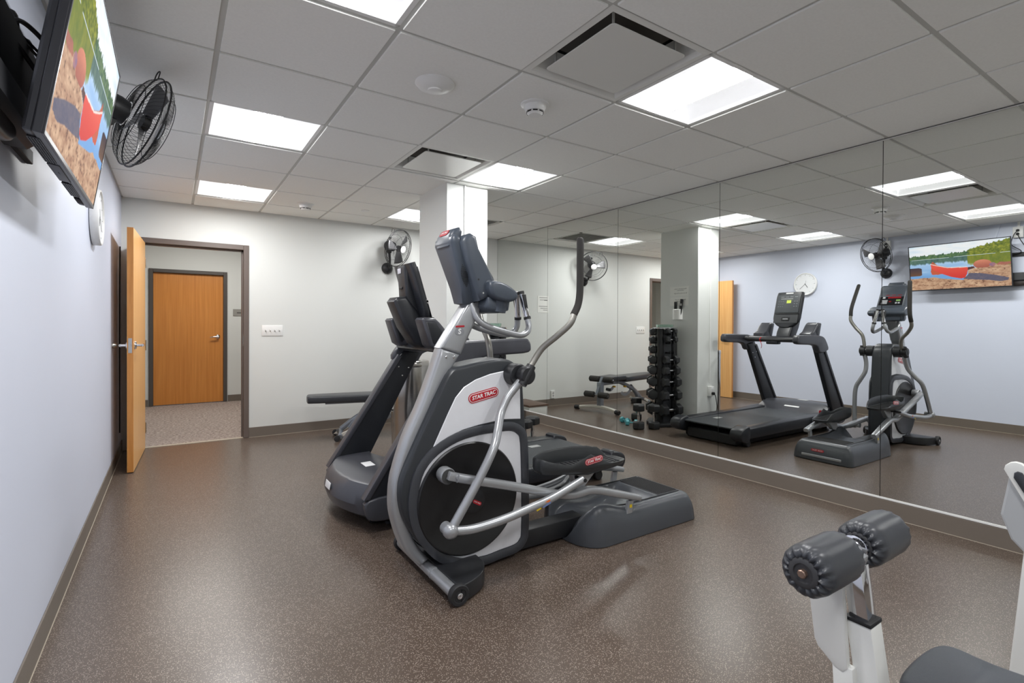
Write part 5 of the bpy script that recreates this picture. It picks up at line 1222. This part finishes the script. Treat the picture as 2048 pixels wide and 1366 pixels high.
# slanted post: chrome inner bar in a white sleeve
def slbar(name, z0, z1, y_of, xa, xb, dy, mt, bev=.003):
    bm = new_bm(); v = []
    for z in (z0, z1):
        y = y_of(z)
        v += [bm.verts.new((x, yy, z)) for x, yy in ((xa,y),(xb,y),(xb,y+dy),(xa,y+dy))]
    for f in ((3,2,1,0),(4,5,6,7),(0,1,5,4),(1,2,6,5),(2,3,7,6),(3,0,4,7)): bm.faces.new([v[i] for i in f])
    bmesh.ops.bevel(bm, geom=bm.edges[:], offset=bev, segments=2, affect='EDGES', profile=.5)
    return obj(name, bm, mt, sm_)
yof = lambda z: .508-(.544-z)*.145
slbar('post_sleeve', .012, .542, yof, 1.708, 1.764, .052, M_whitemetal, .004)
slbar('sleeve_collar', .541, .550, lambda z: yof(z)-.001, 1.706, 1.766, .054, M_dark, .002)
slbar('chrome_post', .545, .668, lambda z: yof(z)+.006, 1.714, 1.757, .040, M_chrome, .002)
bm = new_bm(); obox(bm, (1.7355, .553, .672), (.020,0,0), (0,.018,.003), (0,-.004,.018), .003); obj('axle_clamp', bm, M_silver, sm_)
bm = new_bm(); prism(bm, [(.560,.672),(.558,.61),(.546,.436),(.556,.424),(.574,.428),(.612,.458),(.620,.474),(.636,.60),(.642,.672)], 1.688, 1.706, 'x', .004, 2); obj('side_plate', bm, M_whitemetal, sm_)
slbar('lower_post', .012, .44, lambda z: .535-(.42-z)*.06, 1.690, 1.712, .045, M_whitemetal, .004)
# seat
so_ = smooth2([(1.735,.462),(1.84,.470),(1.935,.462),(1.968,.432),(1.965,.36),(1.985,.24),(1.99,.12),(1.93,.06),(1.74,.06),(1.67,.12),(1.675,.25),(1.70,.36),(1.705,.432)], 4)
bm = new_bm(); prism(bm, so_, .405, .456, 'z', .016, 4); st = obj('seat_pad', bm, mat('seat_vinyl', (62,66,72), .36, bump=.5, bscale=900), sm_, angle=60)
bm = new_bm(); tube(bm, [(x, y, .4185) for x, y in so_]+[(so_[0][0], so_[0][1], .4185)], .0035, 6, 0, caps=False); obj('piping', bm, M_dark, st)
bm = new_bm(); box(bm, (1.72,.10,.392), (1.95,.42,.404), .003); box(bm, (1.80,.22,.012), (1.87,.29,.392), .005); obj('seat_post', bm, M_whitemetal, sm_)
bm = new_bm(); box(bm, (1.69,.24,0), (2.60,.30,.055), .006); box(bm, (1.70,.28,0), (1.76,.60,.05), .006); obj('base_frame', bm, M_whitemetal, sm_)
# right hand beam and head with the black pad
bm = new_bm(); prism(bm, [(.381,.640),(.409,.280),(.432,.0),(.320,.0),(.290,.640)], 2.300, 2.360, 'x', .006, 2); obj('slanted_beam', bm, M_whitemetal, sm_)
bm = new_bm(); prism(bm, [(.414,.815),(.431,.703),(.409,.641),(.381,.612),(.300,.520),(.235,.470),(.24,.52)], 2.306, 2.400, 'x', .006, 2); obj('head_housing', bm, mat('housing_grey', (176,178,180), .35), sm_, smooth=False)
bm = new_bm(); prism(bm, [(.421,.832),(.418,.844),(.409,.853),(.398,.857),(.386,.855),(.376,.846),(.185,.520),(.190,.500),(.215,.484),(.240,.486)], 2.288, 2.306, 'x', .004, 2); hp_ = obj('head_plate', bm, M_whitemetal, sm_)
bm = new_bm(); prism(bm, [(.400,.815),(.399,.828),(.392,.834),(.383,.832),(.210,.540),(.215,.522),(.235,.520)], 2.280, 2.290, 'x', .005, 2); obj('head_pad', bm, M_vinyl, hp_)
